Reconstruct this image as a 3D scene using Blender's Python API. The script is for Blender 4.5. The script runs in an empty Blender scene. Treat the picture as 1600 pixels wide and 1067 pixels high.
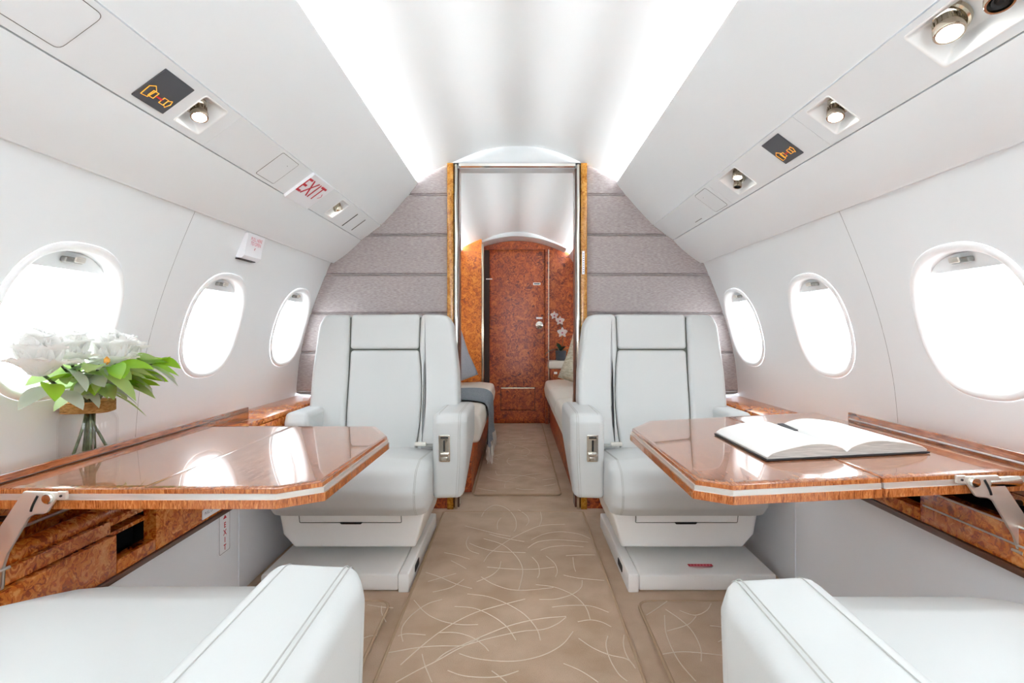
import bpy, bmesh, math, random
from mathutils import Vector, Matrix
random.seed(7)
PI = math.pi
S = bpy.context.scene
C = S.collection
H = 0.87                      # eye height above the cabin floor; heights below are written relative to the eye
# ------------------------------------------------------------------ camera
cam = bpy.data.cameras.new('camera'); camo = bpy.data.objects.new('camera', cam); C.objects.link(camo)
camo.location = (0, 0, H); camo.rotation_euler = (PI/2, 0, 0)
cam.sensor_width = 36; cam.lens = 36*850/1600; cam.shift_x = -8/1600; cam.shift_y = -13.5/1600
cam.clip_start = 0.02
S.camera = camo
# ------------------------------------------------------------------ world, exposure
w = bpy.data.worlds.new('sky'); S.world = w; w.use_nodes = True
bg = w.node_tree.nodes['Background']; bg.inputs[0].default_value = (0.90, 0.95, 1.0, 1); bg.inputs[1].default_value = 6.7
S.view_settings.view_transform = 'Standard'; S.view_settings.look = 'None'
S.view_settings.exposure = 0.66; S.view_settings.gamma = 1.0; S.view_settings.use_curve_mapping = False
COVE = 150.0
S.cycles.max_bounces = 14; S.cycles.diffuse_bounces = 8; S.cycles.glossy_bounces = 5; S.cycles.transparent_max_bounces = 16
S.cycles.sample_clamp_indirect = 12; S.cycles.caustics_reflective = False; S.cycles.caustics_refractive = False

# ------------------------------------------------------------------ materials
def lin(c):
    return tuple((v/255/12.92 if v/255 <= .04045 else ((v/255+.055)/1.055)**2.4) for v in c)+(1,)
MATS = {}
def mat(name, rgb, rough=.5, metal=0, coat=0, spec=.5, bump=None, noise=None, emit=None, sheen=0):
    m = bpy.data.materials.new(name); m.use_nodes = True; nt = m.node_tree; b = nt.nodes['Principled BSDF']
    b.inputs['Base Color'].default_value = lin(rgb); b.inputs['Roughness'].default_value = rough
    b.inputs['Metallic'].default_value = metal; b.inputs['Coat Weight'].default_value = coat
    b.inputs['Coat Roughness'].default_value = .03; b.inputs['Specular IOR Level'].default_value = spec
    if sheen: b.inputs['Sheen Weight'].default_value = sheen
    if emit: b.inputs['Emission Color'].default_value = lin(emit[0]); b.inputs['Emission Strength'].default_value = emit[1]
    if noise or bump:
        tc = nt.nodes.new('ShaderNodeTexCoord')
    if noise:                       # noise = (scale, second rgb, detail, stretch)
        n = nt.nodes.new('ShaderNodeTexNoise'); n.inputs['Scale'].default_value = noise[0]; n.inputs['Detail'].default_value = noise[2]
        src = tc.outputs['Object']
        if len(noise) > 3:
            mp = nt.nodes.new('ShaderNodeMapping'); mp.inputs['Scale'].default_value = noise[3]; nt.links.new(src, mp.inputs[0]); src = mp.outputs[0]
        nt.links.new(src, n.inputs['Vector'])
        r = nt.nodes.new('ShaderNodeValToRGB'); r.color_ramp.elements[0].position = .35; r.color_ramp.elements[1].position = .65
        r.color_ramp.elements[0].color = lin(rgb); r.color_ramp.elements[1].color = lin(noise[1])
        nt.links.new(n.outputs['Fac'], r.inputs[0]); nt.links.new(r.outputs[0], b.inputs['Base Color'])
    if bump:                        # bump = (scale, strength, distance)
        n2 = nt.nodes.new('ShaderNodeTexNoise'); n2.inputs['Scale'].default_value = bump[0]; n2.inputs['Detail'].default_value = 4
        nt.links.new(tc.outputs['Object'], n2.inputs['Vector'])
        bp = nt.nodes.new('ShaderNodeBump'); bp.inputs['Strength'].default_value = bump[1]; bp.inputs['Distance'].default_value = bump[2]
        nt.links.new(n2.outputs['Fac'], bp.inputs['Height']); nt.links.new(bp.outputs[0], b.inputs['Normal'])
    MATS[name] = m
    return m
def burl(name, cols, scale=1.0, coat=1.0, straight=None, rough=.25, crough=.02):
    m = bpy.data.materials.new(name); m.use_nodes = True; nt = m.node_tree; b = nt.nodes['Principled BSDF']; N = nt.nodes.new; L = nt.links.new
    tc = N('ShaderNodeTexCoord'); mp = N('ShaderNodeMapping'); L(tc.outputs['Object'], mp.inputs[0])
    mp.inputs['Scale'].default_value = straight or (1, 1, 1)
    n1 = N('ShaderNodeTexNoise'); n1.inputs['Scale'].default_value = 9*scale; n1.inputs['Detail'].default_value = 3; L(mp.outputs[0], n1.inputs['Vector'])
    sc = N('ShaderNodeVectorMath'); sc.operation = 'SCALE'; sc.inputs['Scale'].default_value = .22 if not straight else .08; L(n1.outputs['Color'], sc.inputs[0])
    ad = N('ShaderNodeVectorMath'); ad.operation = 'ADD'; L(mp.outputs[0], ad.inputs[0]); L(sc.outputs[0], ad.inputs[1])
    n2 = N('ShaderNodeTexNoise'); n2.inputs['Scale'].default_value = 16*scale; n2.inputs['Detail'].default_value = 7; n2.inputs['Distortion'].default_value = 1.6
    L(ad.outputs[0], n2.inputs['Vector'])
    v = N('ShaderNodeTexVoronoi'); v.inputs['Scale'].default_value = 14*scale; L(ad.outputs[0], v.inputs['Vector'])
    mx = N('ShaderNodeMath'); mx.operation = 'MULTIPLY_ADD'; mx.inputs[1].default_value = .22; L(v.outputs['Distance'], mx.inputs[0]); L(n2.outputs['Fac'], mx.inputs[2])
    if not straight:
        pm = N('ShaderNodeMath'); pm.operation = 'MULTIPLY'; pm.inputs[1].default_value = 7.0; L(n2.outputs['Fac'], pm.inputs[0])
        pp = N('ShaderNodeMath'); pp.operation = 'PINGPONG'; pp.inputs[1].default_value = .5; L(pm.outputs[0], pp.inputs[0])
        sm = N('ShaderNodeMath'); sm.operation = 'MULTIPLY_ADD'; sm.inputs[1].default_value = .26; L(pp.outputs[0], sm.inputs[0])
        sb = N('ShaderNodeMath'); sb.operation = 'SUBTRACT'; sb.inputs[1].default_value = .06; L(mx.outputs[0], sb.inputs[0]); L(sb.outputs[0], sm.inputs[2]); mx = sm
    r = N('ShaderNodeValToRGB'); e = r.color_ramp.elements; e[0].position = .40; e[0].color = lin(cols[0]); e[1].position = .78; e[1].color = lin(cols[-1])
    for i, c in enumerate(cols[1:-1]):
        x = e.new(.40+.38*(i+1)/(len(cols)-1)); x.color = lin(c)
    L(mx.outputs[0], r.inputs[0]); L(r.outputs[0], b.inputs['Base Color'])
    b.inputs['Roughness'].default_value = rough; b.inputs['Coat Weight'].default_value = coat; b.inputs['Coat Roughness'].default_value = crough
    MATS[name] = m
    return m
def glassmat(name, tint, gloss=.06, rough=.0, fres=True):
    m = bpy.data.materials.new(name); m.use_nodes = True; nt = m.node_tree; nt.nodes.clear(); N = nt.nodes.new
    o = N('ShaderNodeOutputMaterial'); mx = N('ShaderNodeMixShader'); t = N('ShaderNodeBsdfTransparent'); g = N('ShaderNodeBsdfGlossy')
    t.inputs[0].default_value = lin(tint); g.inputs['Roughness'].default_value = rough
    lw = N('ShaderNodeLayerWeight'); lw.inputs[0].default_value = .5
    pw = N('ShaderNodeMath'); pw.operation = 'POWER'; pw.inputs[1].default_value = 4; nt.links.new(lw.outputs['Facing'], pw.inputs[0])
    ma = N('ShaderNodeMath'); ma.operation = 'MULTIPLY_ADD'; ma.inputs[1].default_value = gloss*5; ma.inputs[2].default_value = gloss*.4; nt.links.new(pw.outputs[0], ma.inputs[0])
    nt.links.new(ma.outputs[0], mx.inputs[0]); nt.links.new(t.outputs[0], mx.inputs[1]); nt.links.new(g.outputs[0], mx.inputs[2]); nt.links.new(mx.outputs[0], o.inputs[0])
    MATS[name] = m
    return m
def emitmat(name, rgb, s):
    m = bpy.data.materials.new(name); m.use_nodes = True; nt = m.node_tree; nt.nodes.clear()
    o = nt.nodes.new('ShaderNodeOutputMaterial'); e = nt.nodes.new('ShaderNodeEmission'); e.inputs[0].default_value = lin(rgb); e.inputs[1].default_value = s
    nt.links.new(e.outputs[0], o.inputs[0]); MATS[name] = m
    return m
mat('shell', (235, 238, 239), .38, spec=.4)
mat('ceiling_gloss', (248, 252, 253), .34, spec=.3)
mat('shell_gap', (120, 118, 114), .8)
mat('rim_white', (246, 246, 246), .3)
mat('leather', (203, 205, 204), .42, spec=.35, bump=(420, .06, .002))
mat('leather_seam', (176, 176, 172), .6)
mat('shell_plastic', (246, 246, 244), .45, spec=.35)
mat('seat_gap', (92, 96, 88), .7)
mat('black', (14, 14, 15), .5)
mat('felt', (24, 24, 27), .95, spec=.1)
mat('chrome', (225, 222, 214), .12, metal=1)
mat('nickel', (200, 190, 172), .18, metal=1)
mat('steel', (232, 228, 220), .38, metal=.75)
mat('grip', (150, 149, 144), .35, metal=.5)
mat('inlay', (236, 234, 228), .34, metal=.7)
mat('dado', (238, 241, 245), .55, spec=.3)
mat('dark_wood', (84, 46, 28), .3, coat=.8)
mat('paper', (246, 246, 244), .7, spec=.2)
mat('page_edge', (214, 213, 208), .8, spec=.1, noise=(30, (170, 170, 166), 2, (1, 1, 60)))
mat('book_cover', (38, 38, 42), .5)
mat('sign_grey', (74, 75, 80), .35)
mat('amber', (250, 180, 60), .5, emit=((250, 170, 50), .35))
mat('sign_red', (196, 22, 44), .5)
mat('sign_pink', (226, 120, 140), .5)
mat('sign_white', (246, 247, 250), .35)
mat('text_grey', (90, 90, 95), .6)
mat('carpet', (180, 152, 124), .95, spec=.05, noise=(7, (200, 173, 148), 5), bump=(520, .6, .004), sheen=.2)
mat('carpet_line', (216, 202, 184), .9, spec=.05)
mat('carpet_edge', (176, 152, 126), .9, spec=.05)
mat('jute', (186, 144, 92), .9, spec=.1, noise=(90, (150, 108, 62), 3, (1, 1, 4)))
mat('petal', (252, 251, 250), .6, spec=.2)
def thin(name, rgb, f):
    nt = MATS[name].node_tree; b = nt.nodes['Principled BSDF']; o = nt.nodes['Material Output']; t = nt.nodes.new('ShaderNodeBsdfTranslucent'); t.inputs[0].default_value = lin(rgb)
    x = nt.nodes.new('ShaderNodeMixShader'); x.inputs[0].default_value = f; nt.links.new(b.outputs[0], x.inputs[1]); nt.links.new(t.outputs[0], x.inputs[2]); nt.links.new(x.outputs[0], o.inputs[0])
thin('petal', (255, 255, 252), .5)
mat('orchid_pink', (190, 60, 100), .6)
mat('leaf_green', (132, 186, 44), .5)
mat('leaf_sage', (184, 196, 182), .6)
mat('leaf_mid', (158, 190, 112), .55)
thin('leaf_green', (190, 235, 70), .4); thin('leaf_sage', (215, 225, 205), .35); thin('leaf_mid', (205, 230, 150), .4)
mat('leaf_dark', (46, 74, 54), .45)
mat('stem', (104, 118, 82), .6, noise=(60, (70, 82, 56), 2))
mat('bud', (214, 150, 60), .6)
mat('pot_grey', (72, 80, 90), .35)
mat('divan_leather', (220, 214, 204), .5, spec=.3)
mat('throw_grey', (140, 146, 152), .95, spec=.05, noise=(160, (110, 116, 124), 3), bump=(300, .5, .003))
mat('fringe', (226, 220, 208), .9)
mat('cushion_grey', (176, 176, 182), .9, spec=.05, noise=(220, (156, 156, 164), 2))
mat('cushion_olive', (176, 168, 146), .85, spec=.1, noise=(26, (206, 200, 182), 2, (1, 1, 3)))
mat('wall_dark', (40, 18, 8), .5)
burl('burl', [(118, 44, 6), (184, 84, 18), (214, 120, 38), (236, 160, 80)], 1.7, coat=.45)
burl('burl_red', [(76, 20, 3), (134, 48, 9), (172, 74, 18), (200, 104, 40)], 1.5, coat=.14, crough=.12, rough=.45)
burl('burl_lit', [(140, 58, 4), (196, 92, 10), (222, 120, 24), (236, 148, 50)], 1.6, coat=.2, crough=.12, rough=.4)  # brighter orange burl: light falling on the closet panel, put into the colour
burl('burl_gold', [(128, 76, 10), (164, 104, 24), (184, 124, 40), (200, 146, 66)], 2.0, coat=.4)
burl('veneer', [(122, 64, 36), (152, 88, 54), (172, 108, 70), (188, 130, 90)], .8, straight=(9, 1.2, 9), rough=.2)
burl('edge_wood', [(110, 50, 20), (158, 84, 38), (186, 108, 54), (206, 136, 80)], 3.0, straight=(6, 6, .8))
burl('lid_wood', [(96, 44, 18), (136, 70, 32), (160, 88, 44), (180, 110, 64)], 1.2, straight=(9, .7, 9))
glassmat('pane_glass', (250, 252, 252), .05)
glassmat('jar_glass', (255, 255, 255), .06)
emitmat('cove_lamp', (250, 252, 255), COVE)
emitmat('lamp_lens', (255, 252, 246), 25)
def fabric():
    m = mat('bulkhead_fabric', (168, 158, 156), .95, spec=.05)
    nt = m.node_tree; b = nt.nodes['Principled BSDF']; N = nt.nodes.new; L = nt.links.new
    tc = N('ShaderNodeTexCoord')
    mp = N('ShaderNodeMapping'); mp.inputs['Scale'].default_value = (60, 60, 420); L(tc.outputs['Object'], mp.inputs[0])
    n = N('ShaderNodeTexNoise'); n.inputs['Scale'].default_value = 1; n.inputs['Detail'].default_value = 3; L(mp.outputs[0], n.inputs['Vector'])
    r = N('ShaderNodeValToRGB'); r.color_ramp.elements[0].position = .3; r.color_ramp.elements[1].position = .7
    r.color_ramp.elements[0].color = lin((150, 139, 138)); r.color_ramp.elements[1].color = lin((186, 177, 175))
    L(n.outputs['Fac'], r.inputs[0]); L(r.outputs[0], b.inputs['Base Color'])
fabric()

# ------------------------------------------------------------------ mesh helpers
class MB:
    def __init__(s): s.v = []; s.f = []
    def add(s, v, f):
        o = len(s.v); s.v += [tuple(p) for p in v]; s.f += [tuple(i+o for i in q) for q in f]; return s
    def box(s, x0, x1, y0, y1, z0, z1):
        return s.add([(x, y, z) for z in (z0, z1) for y in (y0, y1) for x in (x0, x1)],
                     [(0, 2, 3, 1), (4, 5, 7, 6), (0, 1, 5, 4), (2, 6, 7, 3), (0, 4, 6, 2), (1, 3, 7, 5)])
    def tube(s, pts, r, n=8, closed=False):
        pts = [Vector(p) for p in pts]; k = len(pts); rings = []; up = Vector((0, 0, 1))
        rr = r if isinstance(r, (list, tuple)) else [r]*k
        for i, p in enumerate(pts):
            a = pts[(i-1) % k] if (closed or i > 0) else p; b = pts[(i+1) % k] if (closed or i < k-1) else p
            t = (b-a).normalized(); u = t.cross(up)
            if u.length < 1e-3: u = t.cross(Vector((1, 0, 0)))
            u.normalize(); v = u.cross(t)
            rings.append([p+rr[i]*(math.cos(2*PI*j/n)*u+math.sin(2*PI*j/n)*v) for j in range(n)])
        f = []
        for i in range(k if closed else k-1):
            q = (i+1) % k
            f += [(i*n+j, i*n+(j+1) % n, q*n+(j+1) % n, q*n+j) for j in range(n)]
        if not closed: f += [tuple(range(n)), tuple((k-1)*n+j for j in range(n))]
        return s.add([p for q in rings for p in q], f)
    def lathe(s, prof, n=24, M=None, cap=True):
        M = M or Matrix(); v = []; f = []
        for r, z in prof:
            v += [M @ Vector((r*math.cos(2*PI*j/n), r*math.sin(2*PI*j/n), z)) for j in range(n)]
        for i in range(len(prof)-1):
            f += [(i*n+j, i*n+(j+1) % n, (i+1)*n+(j+1) % n, (i+1)*n+j) for j in range(n)]
        if cap: f += [tuple(range(n)), tuple((len(prof)-1)*n+j for j in range(n))]
        return s.add(v, f)
    def slab(s, out, t0, t1, r, fn, seg=4, r1=None, crown=None, hold=False):
        r1 = r if r1 is None else r1
        area = sum(a[0]*b[1]-b[0]*a[1] for a, b in zip(out, out[1:]+out[:1]))
        if area < 0: out = out[::-1]
        n = len(out); nor = []
        for i in range(n):
            p0, p, p1 = (Vector(out[i-1][:2]), Vector(out[i][:2]), Vector(out[(i+1) % n][:2]))
            d0 = (p-p0).normalized(); d1 = (p1-p).normalized(); n0 = Vector((-d0.y, d0.x)); n1 = Vector((-d1.y, d1.x))
            q = (n0+n1); q = q.normalized() if q.length > 1e-6 else n0
            nor.append(q/max(.55, q.dot(n0)))
        rings = []
        cg = (sum(p[0] for p in out)/n, sum(p[1] for p in out)/n)
        def sring(ins, k, t): rings.append([fn(*[(c+ins*d)+(g-(c+ins*d))*k for c, d, g in ((p[0], q.x, cg[0]), (p[1], q.y, cg[1]))], t) for p, q in zip(out, nor)])
        def ring(ins, t): rings.append([fn(p[0]+ins*q.x, p[1]+ins*q.y, t) for p, q in zip(out, nor)])
        if crown: sring(r, .55, t0-crown[1]); sring(r, .3, t0-crown[1]*.75); sring(r, .1, t0-crown[1]*.25)
        elif r > 0 and hold: ring(r*1.25, t0)
        elif r > 0: sring(r, .05, t0)
        if r > 0:
            for k in range(seg+1):
                th = k/seg*PI/2; ring(r*(1-math.sin(th)), t0+r*(1-math.cos(th)))
        else: ring(0, t0)
        if r1 > 0:
            for k in range(seg+1):
                th = k/seg*PI/2; ring(r1*(1-math.cos(th)), t1-r1*(1-math.sin(th)))
            if hold: ring(r1*1.25, t1)
            else: sring(r1, .05, t1)
        else: ring(0, t1)
        k = len(rings); f = []
        for i in range(k-1): f += [(i*n+j, i*n+(j+1) % n, (i+1)*n+(j+1) % n, (i+1)*n+j) for j in range(n)]
        f += [tuple(range(n)), tuple((k-1)*n+j for j in range(n))]
        return s.add([p for q in rings for p in q], f)
def rp(pts, r=0, seg=5):
    """round the corners of a polygon; a point may carry its own radius"""
    out = []; n = len(pts)
    for i in range(n):
        p = Vector(pts[i][:2]); R = pts[i][2] if len(pts[i]) > 2 else r
        a = Vector(pts[i-1][:2])-p; b = Vector(pts[(i+1) % n][:2])-p
        if R <= 0: out.append(tuple(p)); continue
        ang = a.angle(b); d = min(R/math.tan(ang/2), a.length*.48, b.length*.48)
        if ang > PI-.12: out.append(tuple(p)); continue
        p0 = p+a.normalized()*d; p1 = p+b.normalized()*d
        for k in range(seg+1):
            t = k/seg; out.append(tuple((1-t)**2*p0+2*t*(1-t)*p+t*t*p1))
    return out
def rect(a0, a1, b0, b1): return [(a0, b0), (a1, b0), (a1, b1), (a0, b1)]
def catmull(pts, n=6):
    pts = [Vector(p) for p in pts]; out = []
    for i in range(len(pts)-1):
        p0 = pts[max(i-1, 0)]; p1 = pts[i]; p2 = pts[i+1]; p3 = pts[min(i+2, len(pts)-1)]
        for k in range(n):
            t = k/n; out.append(.5*((2*p1)+(-p0+p2)*t+(2*p0-5*p1+4*p2-p3)*t*t+(-p0+3*p1-3*p2+p3)*t**3))
    return out+[pts[-1]]
def finish(me, smooth):
    bm = bmesh.new(); bm.from_mesh(me); bmesh.ops.recalc_face_normals(bm, faces=bm.faces)
    bm.normal_update()
    if smooth:
        for f in bm.faces: f.smooth = True
        lim = math.radians(smooth if smooth is not True else 38)
        for e in bm.edges:
            if len(e.link_faces) == 2 and e.calc_face_angle(0) > lim: e.smooth = False
    bm.to_mesh(me); bm.free()
def props(o, label=None, cat=None, group=None, kind=None):
    for k, v in (('label', label), ('category', cat), ('group', group), ('kind', kind)):
        if v: o[k] = v
    return o
def mk(name, mb, m, parent=None, smooth=True, world=True, **kw):
    """one mesh object; world=True: coordinates are cabin coordinates with heights relative to the eye"""
    me = bpy.data.meshes.new(name); v = [Vector(p) for p in mb.v]
    if world: v = [p+Vector((0, 0, H)) for p in v]
    off = Vector((0, 0, 0))
    if parent is not None:
        if world: off = ploc(parent)
    else:
        lo = [min(p[i] for p in v) for i in range(3)]; hi = [max(p[i] for p in v) for i in range(3)]
        off = Vector(((lo[0]+hi[0])/2, (lo[1]+hi[1])/2, lo[2]))
    me.from_pydata([p-off for p in v], [], mb.f); me.update(); finish(me, smooth)
    me.materials.append(MATS[m])
    o = bpy.data.objects.new(name, me); C.objects.link(o)
    if parent is not None: o.parent = parent
    else: o.location = off
    return props(o, **kw)
def ploc(o):
    p = Vector((0, 0, 0))
    while o: p += o.location; o = o.parent
    return p
def empty(name, loc, **kw):
    o = bpy.data.objects.new(name, None); C.objects.link(o); o.location = (loc[0], loc[1], loc[2]+H); o.empty_display_size = .05
    return props(o, **kw)
def textmesh(name, body, size, m, parent, fn, align='CENTER', bold=0, **kw):
    """flat lettering; fn maps the text plane (a right, b up) to cabin coordinates"""
    cu = bpy.data.curves.new('t', 'FONT'); cu.body = body; cu.size = size; cu.align_x = align; cu.align_y = 'CENTER'; cu.offset = bold; cu.resolution_u = 3
    to = bpy.data.objects.new('t', cu); C.objects.link(to); bpy.context.view_layer.update()
    me0 = bpy.data.meshes.new_from_object(to.evaluated_get(bpy.context.evaluated_depsgraph_get()))
    mb = MB().add([fn(v.co.x, v.co.y) for v in me0.vertices], [tuple(p.vertices) for p in me0.polygons])
    bpy.data.objects.remove(to); bpy.data.meshes.remove(me0); bpy.data.curves.remove(cu)
    return mk(name, mb, m, parent, smooth=False, **kw)
def prism_y(prof, y0, y1, closed=True):
    n = len(prof); v = [(p[0], y0, p[1]) for p in prof]+[(p[0], y1, p[1]) for p in prof]
    f = [(i, (i+1) % n, n+(i+1) % n, n+i) for i in range(n if closed else n-1)]
    if closed: f += [tuple(range(n)), tuple(range(n, 2*n))]
    return MB().add(v, f)

# ------------------------------------------------------------------ the hull
Y0, YB, YB2, YE = -1.594, 2.73, 2.80, 5.28
WALL = [(1.10, -.46), (1.105, -.38), (1.103, -.305), (1.096, -.215), (1.085, -.125), (1.058, .0), (1.02, .125), (.975, .245), (.93, .352), (.905, .41)]
def wall_x(z):
    if z <= WALL[0][1]: return WALL[0][0]
    for i in range(len(WALL)-1):
        if z <= WALL[i+1][1] or i == len(WALL)-2:
            p0 = WALL[max(i-1, 0)]; p1 = WALL[i]; p2 = WALL[i+1]; p3 = WALL[min(i+2, len(WALL)-1)]
            t = (z-p1[1])/(p2[1]-p1[1])
            m1 = (p2[0]-p0[0])/(p2[1]-p0[1])*(p2[1]-p1[1]); m2 = (p3[0]-p1[0])/(p3[1]-p1[1])*(p2[1]-p1[1])
            return (2*t**3-3*t*t+1)*p1[0]+(t**3-2*t*t+t)*m1+(-2*t**3+3*t*t)*p2[0]+(t**3-t*t)*m2
def ceil_z(x):
    P = [(0, .932), (.17, .910), (.342, .842), (.492, .778), (.62, .728)]
    x = abs(x)
    for a, b in zip(P, P[1:]):
        if x <= b[0]: t = (x-a[0])/(b[0]-a[0]); break
    i = P.index(a); s = lambda j: 0 if j == 0 else (P[min(j+1, 4)][1]-P[j-1][1])/(P[min(j+1, 4)][0]-P[j-1][0])
    d = b[0]-a[0]
    return (2*t**3-3*t*t+1)*a[1]+(t**3-2*t*t+t)*s(i)*d+(-2*t**3+3*t*t)*b[1]+(t**3-t*t)*s(i+1)*d

mk('floor', MB().box(-1.0, 1.0, Y0, YE+.05, -.92, -.876), 'carpet', kind='structure', label='beige carpeted cabin floor', smooth=False)
cp = [(x/20*.62, ceil_z(x/20*.62)) for x in range(-20, 21)]
cp += [(p[0], p[1]+.03) for p in cp[::-1]]
mk('ceiling', prism_y(cp, Y0, YE+.05), 'ceiling_gloss', smooth=30, kind='structure', label='glossy white vaulted cabin ceiling with glowing edges')

WY = [1.255+.633*k for k in range(-4, 7)]; WHALF = .3165; WZ, WA, WB, WN = .025, .176, .180, 2.45
ZLO, ZHI = -.46, .41
def sup(a, b, th, n=WN):
    c, s_ = math.cos(th), math.sin(th)
    return (a*math.copysign(abs(c)**(2/n), c), b*math.copysign(abs(s_)**(2/n), s_))
# directions: samples of the oval, plus the four corners of the cell
def cell(mb, sd, yc):
    ang = [math.atan2(*reversed(sup(WA, WB, 2*PI*k/72))) % (2*PI) for k in range(72)]
    cor = [math.atan2(b, a) % (2*PI) for a in (WHALF, -WHALF) for b in (ZHI-WZ, ZLO-WZ)]
    ang = sorted(set([round(a, 6) for a in ang+cor])); n = len(ang); K = 9; V = []
    for a in ang:
        dx, dz = math.cos(a), math.sin(a)
        ri = 1/((abs(dx)/WA)**WN+(abs(dz)/WB)**WN)**(1/WN)
        ro = min(WHALF/abs(dx) if abs(dx) > 1e-9 else 9, ((ZHI-WZ) if dz > 0 else (WZ-ZLO))/abs(dz) if abs(dz) > 1e-9 else 9)
        for k in range(K+1):
            r = ri+(ro-ri)*(k/K)**1.3; y = yc+dx*r; z = WZ+dz*r; V.append((sd*wall_x(z), y, z))
    F = [(i*(K+1)+k, ((i+1) % n)*(K+1)+k, ((i+1) % n)*(K+1)+k+1, i*(K+1)+k+1) for i in range(n) for k in range(K)]
    mb.add(V, F)
def weld(o):
    bm = bmesh.new(); bm.from_mesh(o.data); bmesh.ops.remove_doubles(bm, verts=bm.verts, dist=2e-5)
    bmesh.ops.recalc_face_normals(bm, faces=bm.faces)
    for f in bm.faces: f.smooth = True
    bm.to_mesh(o.data); bm.free()
wn = 0
for sd, side in ((-1, 'left'), (1, 'right')):
    wall = empty('wall_'+side, (sd*1.1, 1.2, -.87), kind='structure', label='white curved cabin sidewall on the %s with oval windows' % side)
    for ks in (range(0, 5), range(5, 7), range(7, 11)):
        mb = MB()
        for k in ks: cell(mb, sd, WY[k])
        o = mk('wall_panel', mb, 'shell', wall); weld(o)
    # upright seams between the wall panels
    for yb in (WY[4]+WHALF,):
        zs = [ZLO+(ZHI-ZLO)*i/30 for i in range(31)]
        mk('panel_joint', MB().tube([(sd*(wall_x(z)+.0004), yb, z) for z in zs], .0008, 5), 'shell_gap', wall)
    zb = -.57 if sd < 0 else -.445
    for a, b in ((Y0, 1.826), (1.829, YB)):
        mk('dado_panel', MB().box(*sorted((sd*.935, sd*.955)), a, b, -.885, zb), 'dado', wall, smooth=False)
    mk('dado_panel', MB().box(*sorted((sd*.99, sd*1.01)), YB2, YE, -.885, -.3), 'dado', wall, smooth=False)
    mk('dado_panel', MB().box(*sorted((sd*.99, sd*1.14)), YB2, YE, -.31, -.29), 'dado', wall, smooth=False)
    mk('dado_panel', MB().box(*sorted((sd*.955, sd*1.14)), Y0, YB, -.59, -.58), 'dado', wall, smooth=False)
    mk('dado_panel', MB().box(*sorted((sd*1.102, sd*1.14)), Y0, YB, -.59, -.455), 'dado', wall, smooth=False)
order = [(sd, k) for sd in (-1, 1) for k in (4, 5, 6)]+[(sd, k) for sd in (-1, 1) for k in (0, 1, 2, 3, 7, 8, 9, 10)]
SIDE = {4: 'nearest', 5: 'middle', 6: 'farthest'}
for sd, k in order:
    wn += 1; yc = WY[k]; x0 = wall_x(WZ)
    g = (wall_x(WZ+.15)-wall_x(WZ-.15))/.3; nrm = Vector((1, 0, -g)).normalized(); tz = Vector((g, 0, 1)).normalized()
    def wp(y, z, d, sd=sd, yc=yc):        # on the wall at (y,z), pushed outward by d; flattens with depth
        X = wall_x(WZ+z); Xp = x0+g*z; t = min(1, max(0, d/.02)); X = X*(1-t)+Xp*t
        return (sd*(X+nrm.x*d), yc+y, WZ+z+nrm.z*d)
    W = empty('window_%d' % wn, (sd*1.06, yc, WZ-.18), kind='structure',
              label=('oval cabin window, %s in view on the %s wall' % (SIDE[k], 'left' if sd < 0 else 'right')) if k in SIDE else 'oval cabin window outside the picture')
    prof = [(0, -.0005), (.004, -.004), (.010, -.0055), (.016, -.003), (.021, .004), (.023, .014), (.024, .03), (.027, .052), (.029, .056)]
    n = 72; V = []; F = []
    for ins, d in prof:
        for j in range(n):
            y, z = sup(WA-ins, WB-ins, 2*PI*j/n); V.append(wp(y, z, d))
    for i in range(len(prof)-1): F += [(i*n+j, i*n+(j+1) % n, (i+1)*n+(j+1) % n, (i+1)*n+j) for j in range(n)]
    mk('rim', MB().add(V, F), 'rim_white', W, smooth=70)
    V = []; F = []
    prof2 = [(.029, .056), (.031, .0545), (.038, .056), (.039, .060), (.042, .0605), (.043, .085), (.044, .11)]
    for ins, d in prof2:
        for j in range(n):
            y, z = sup(WA-ins, WB-ins, 2*PI*j/n); V.append(wp(y, z, d))
    for i in range(len(prof2)-1): F += [(i*n+j, i*n+(j+1) % n, (i+1)*n+(j+1) % n, (i+1)*n+j) for j in range(n)]
    mk('pane_frame', MB().add(V, F), 'rim_white', W, smooth=50)
    ring = [sup(WA-.042, WB-.042, 2*PI*j/48) for j in range(48)]
    mk('pane', MB().slab(ring, .070, .075, 0, lambda a, b, t: wp(a, b, t)), 'pane_glass', W, smooth=False)
    # the drawn-up shade: a white segment with a small grip
    zc = .116; a_, b_ = WA-.0245, WB-.0245
    seg = [(y, z) for y, z in [sup(a_, b_, PI*j/60) for j in range(61)] if z > zc]
    ye = a_*(1-(zc/b_)**WN)**(1/WN); seg = [(ye, zc)]+seg+[(-ye, zc)]
    sh = mk('shade', MB().slab(seg, .022, .034, 0, lambda a, b, t: wp(a, b, t)), 'shell', W, smooth=False)
    mk('grip', MB().slab(rp(rect(-.026, .026, .132, .145), .005), .010, .0215, .003, lambda a, b, t: wp(a, b, t)), 'grip', sh)
    mk('grip', MB().slab(rp(rect(-.004, .026, .135, .148), .004), .007, .0105, .002, lambda a, b, t: wp(a, b, t)), 'steel', sh)

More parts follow.
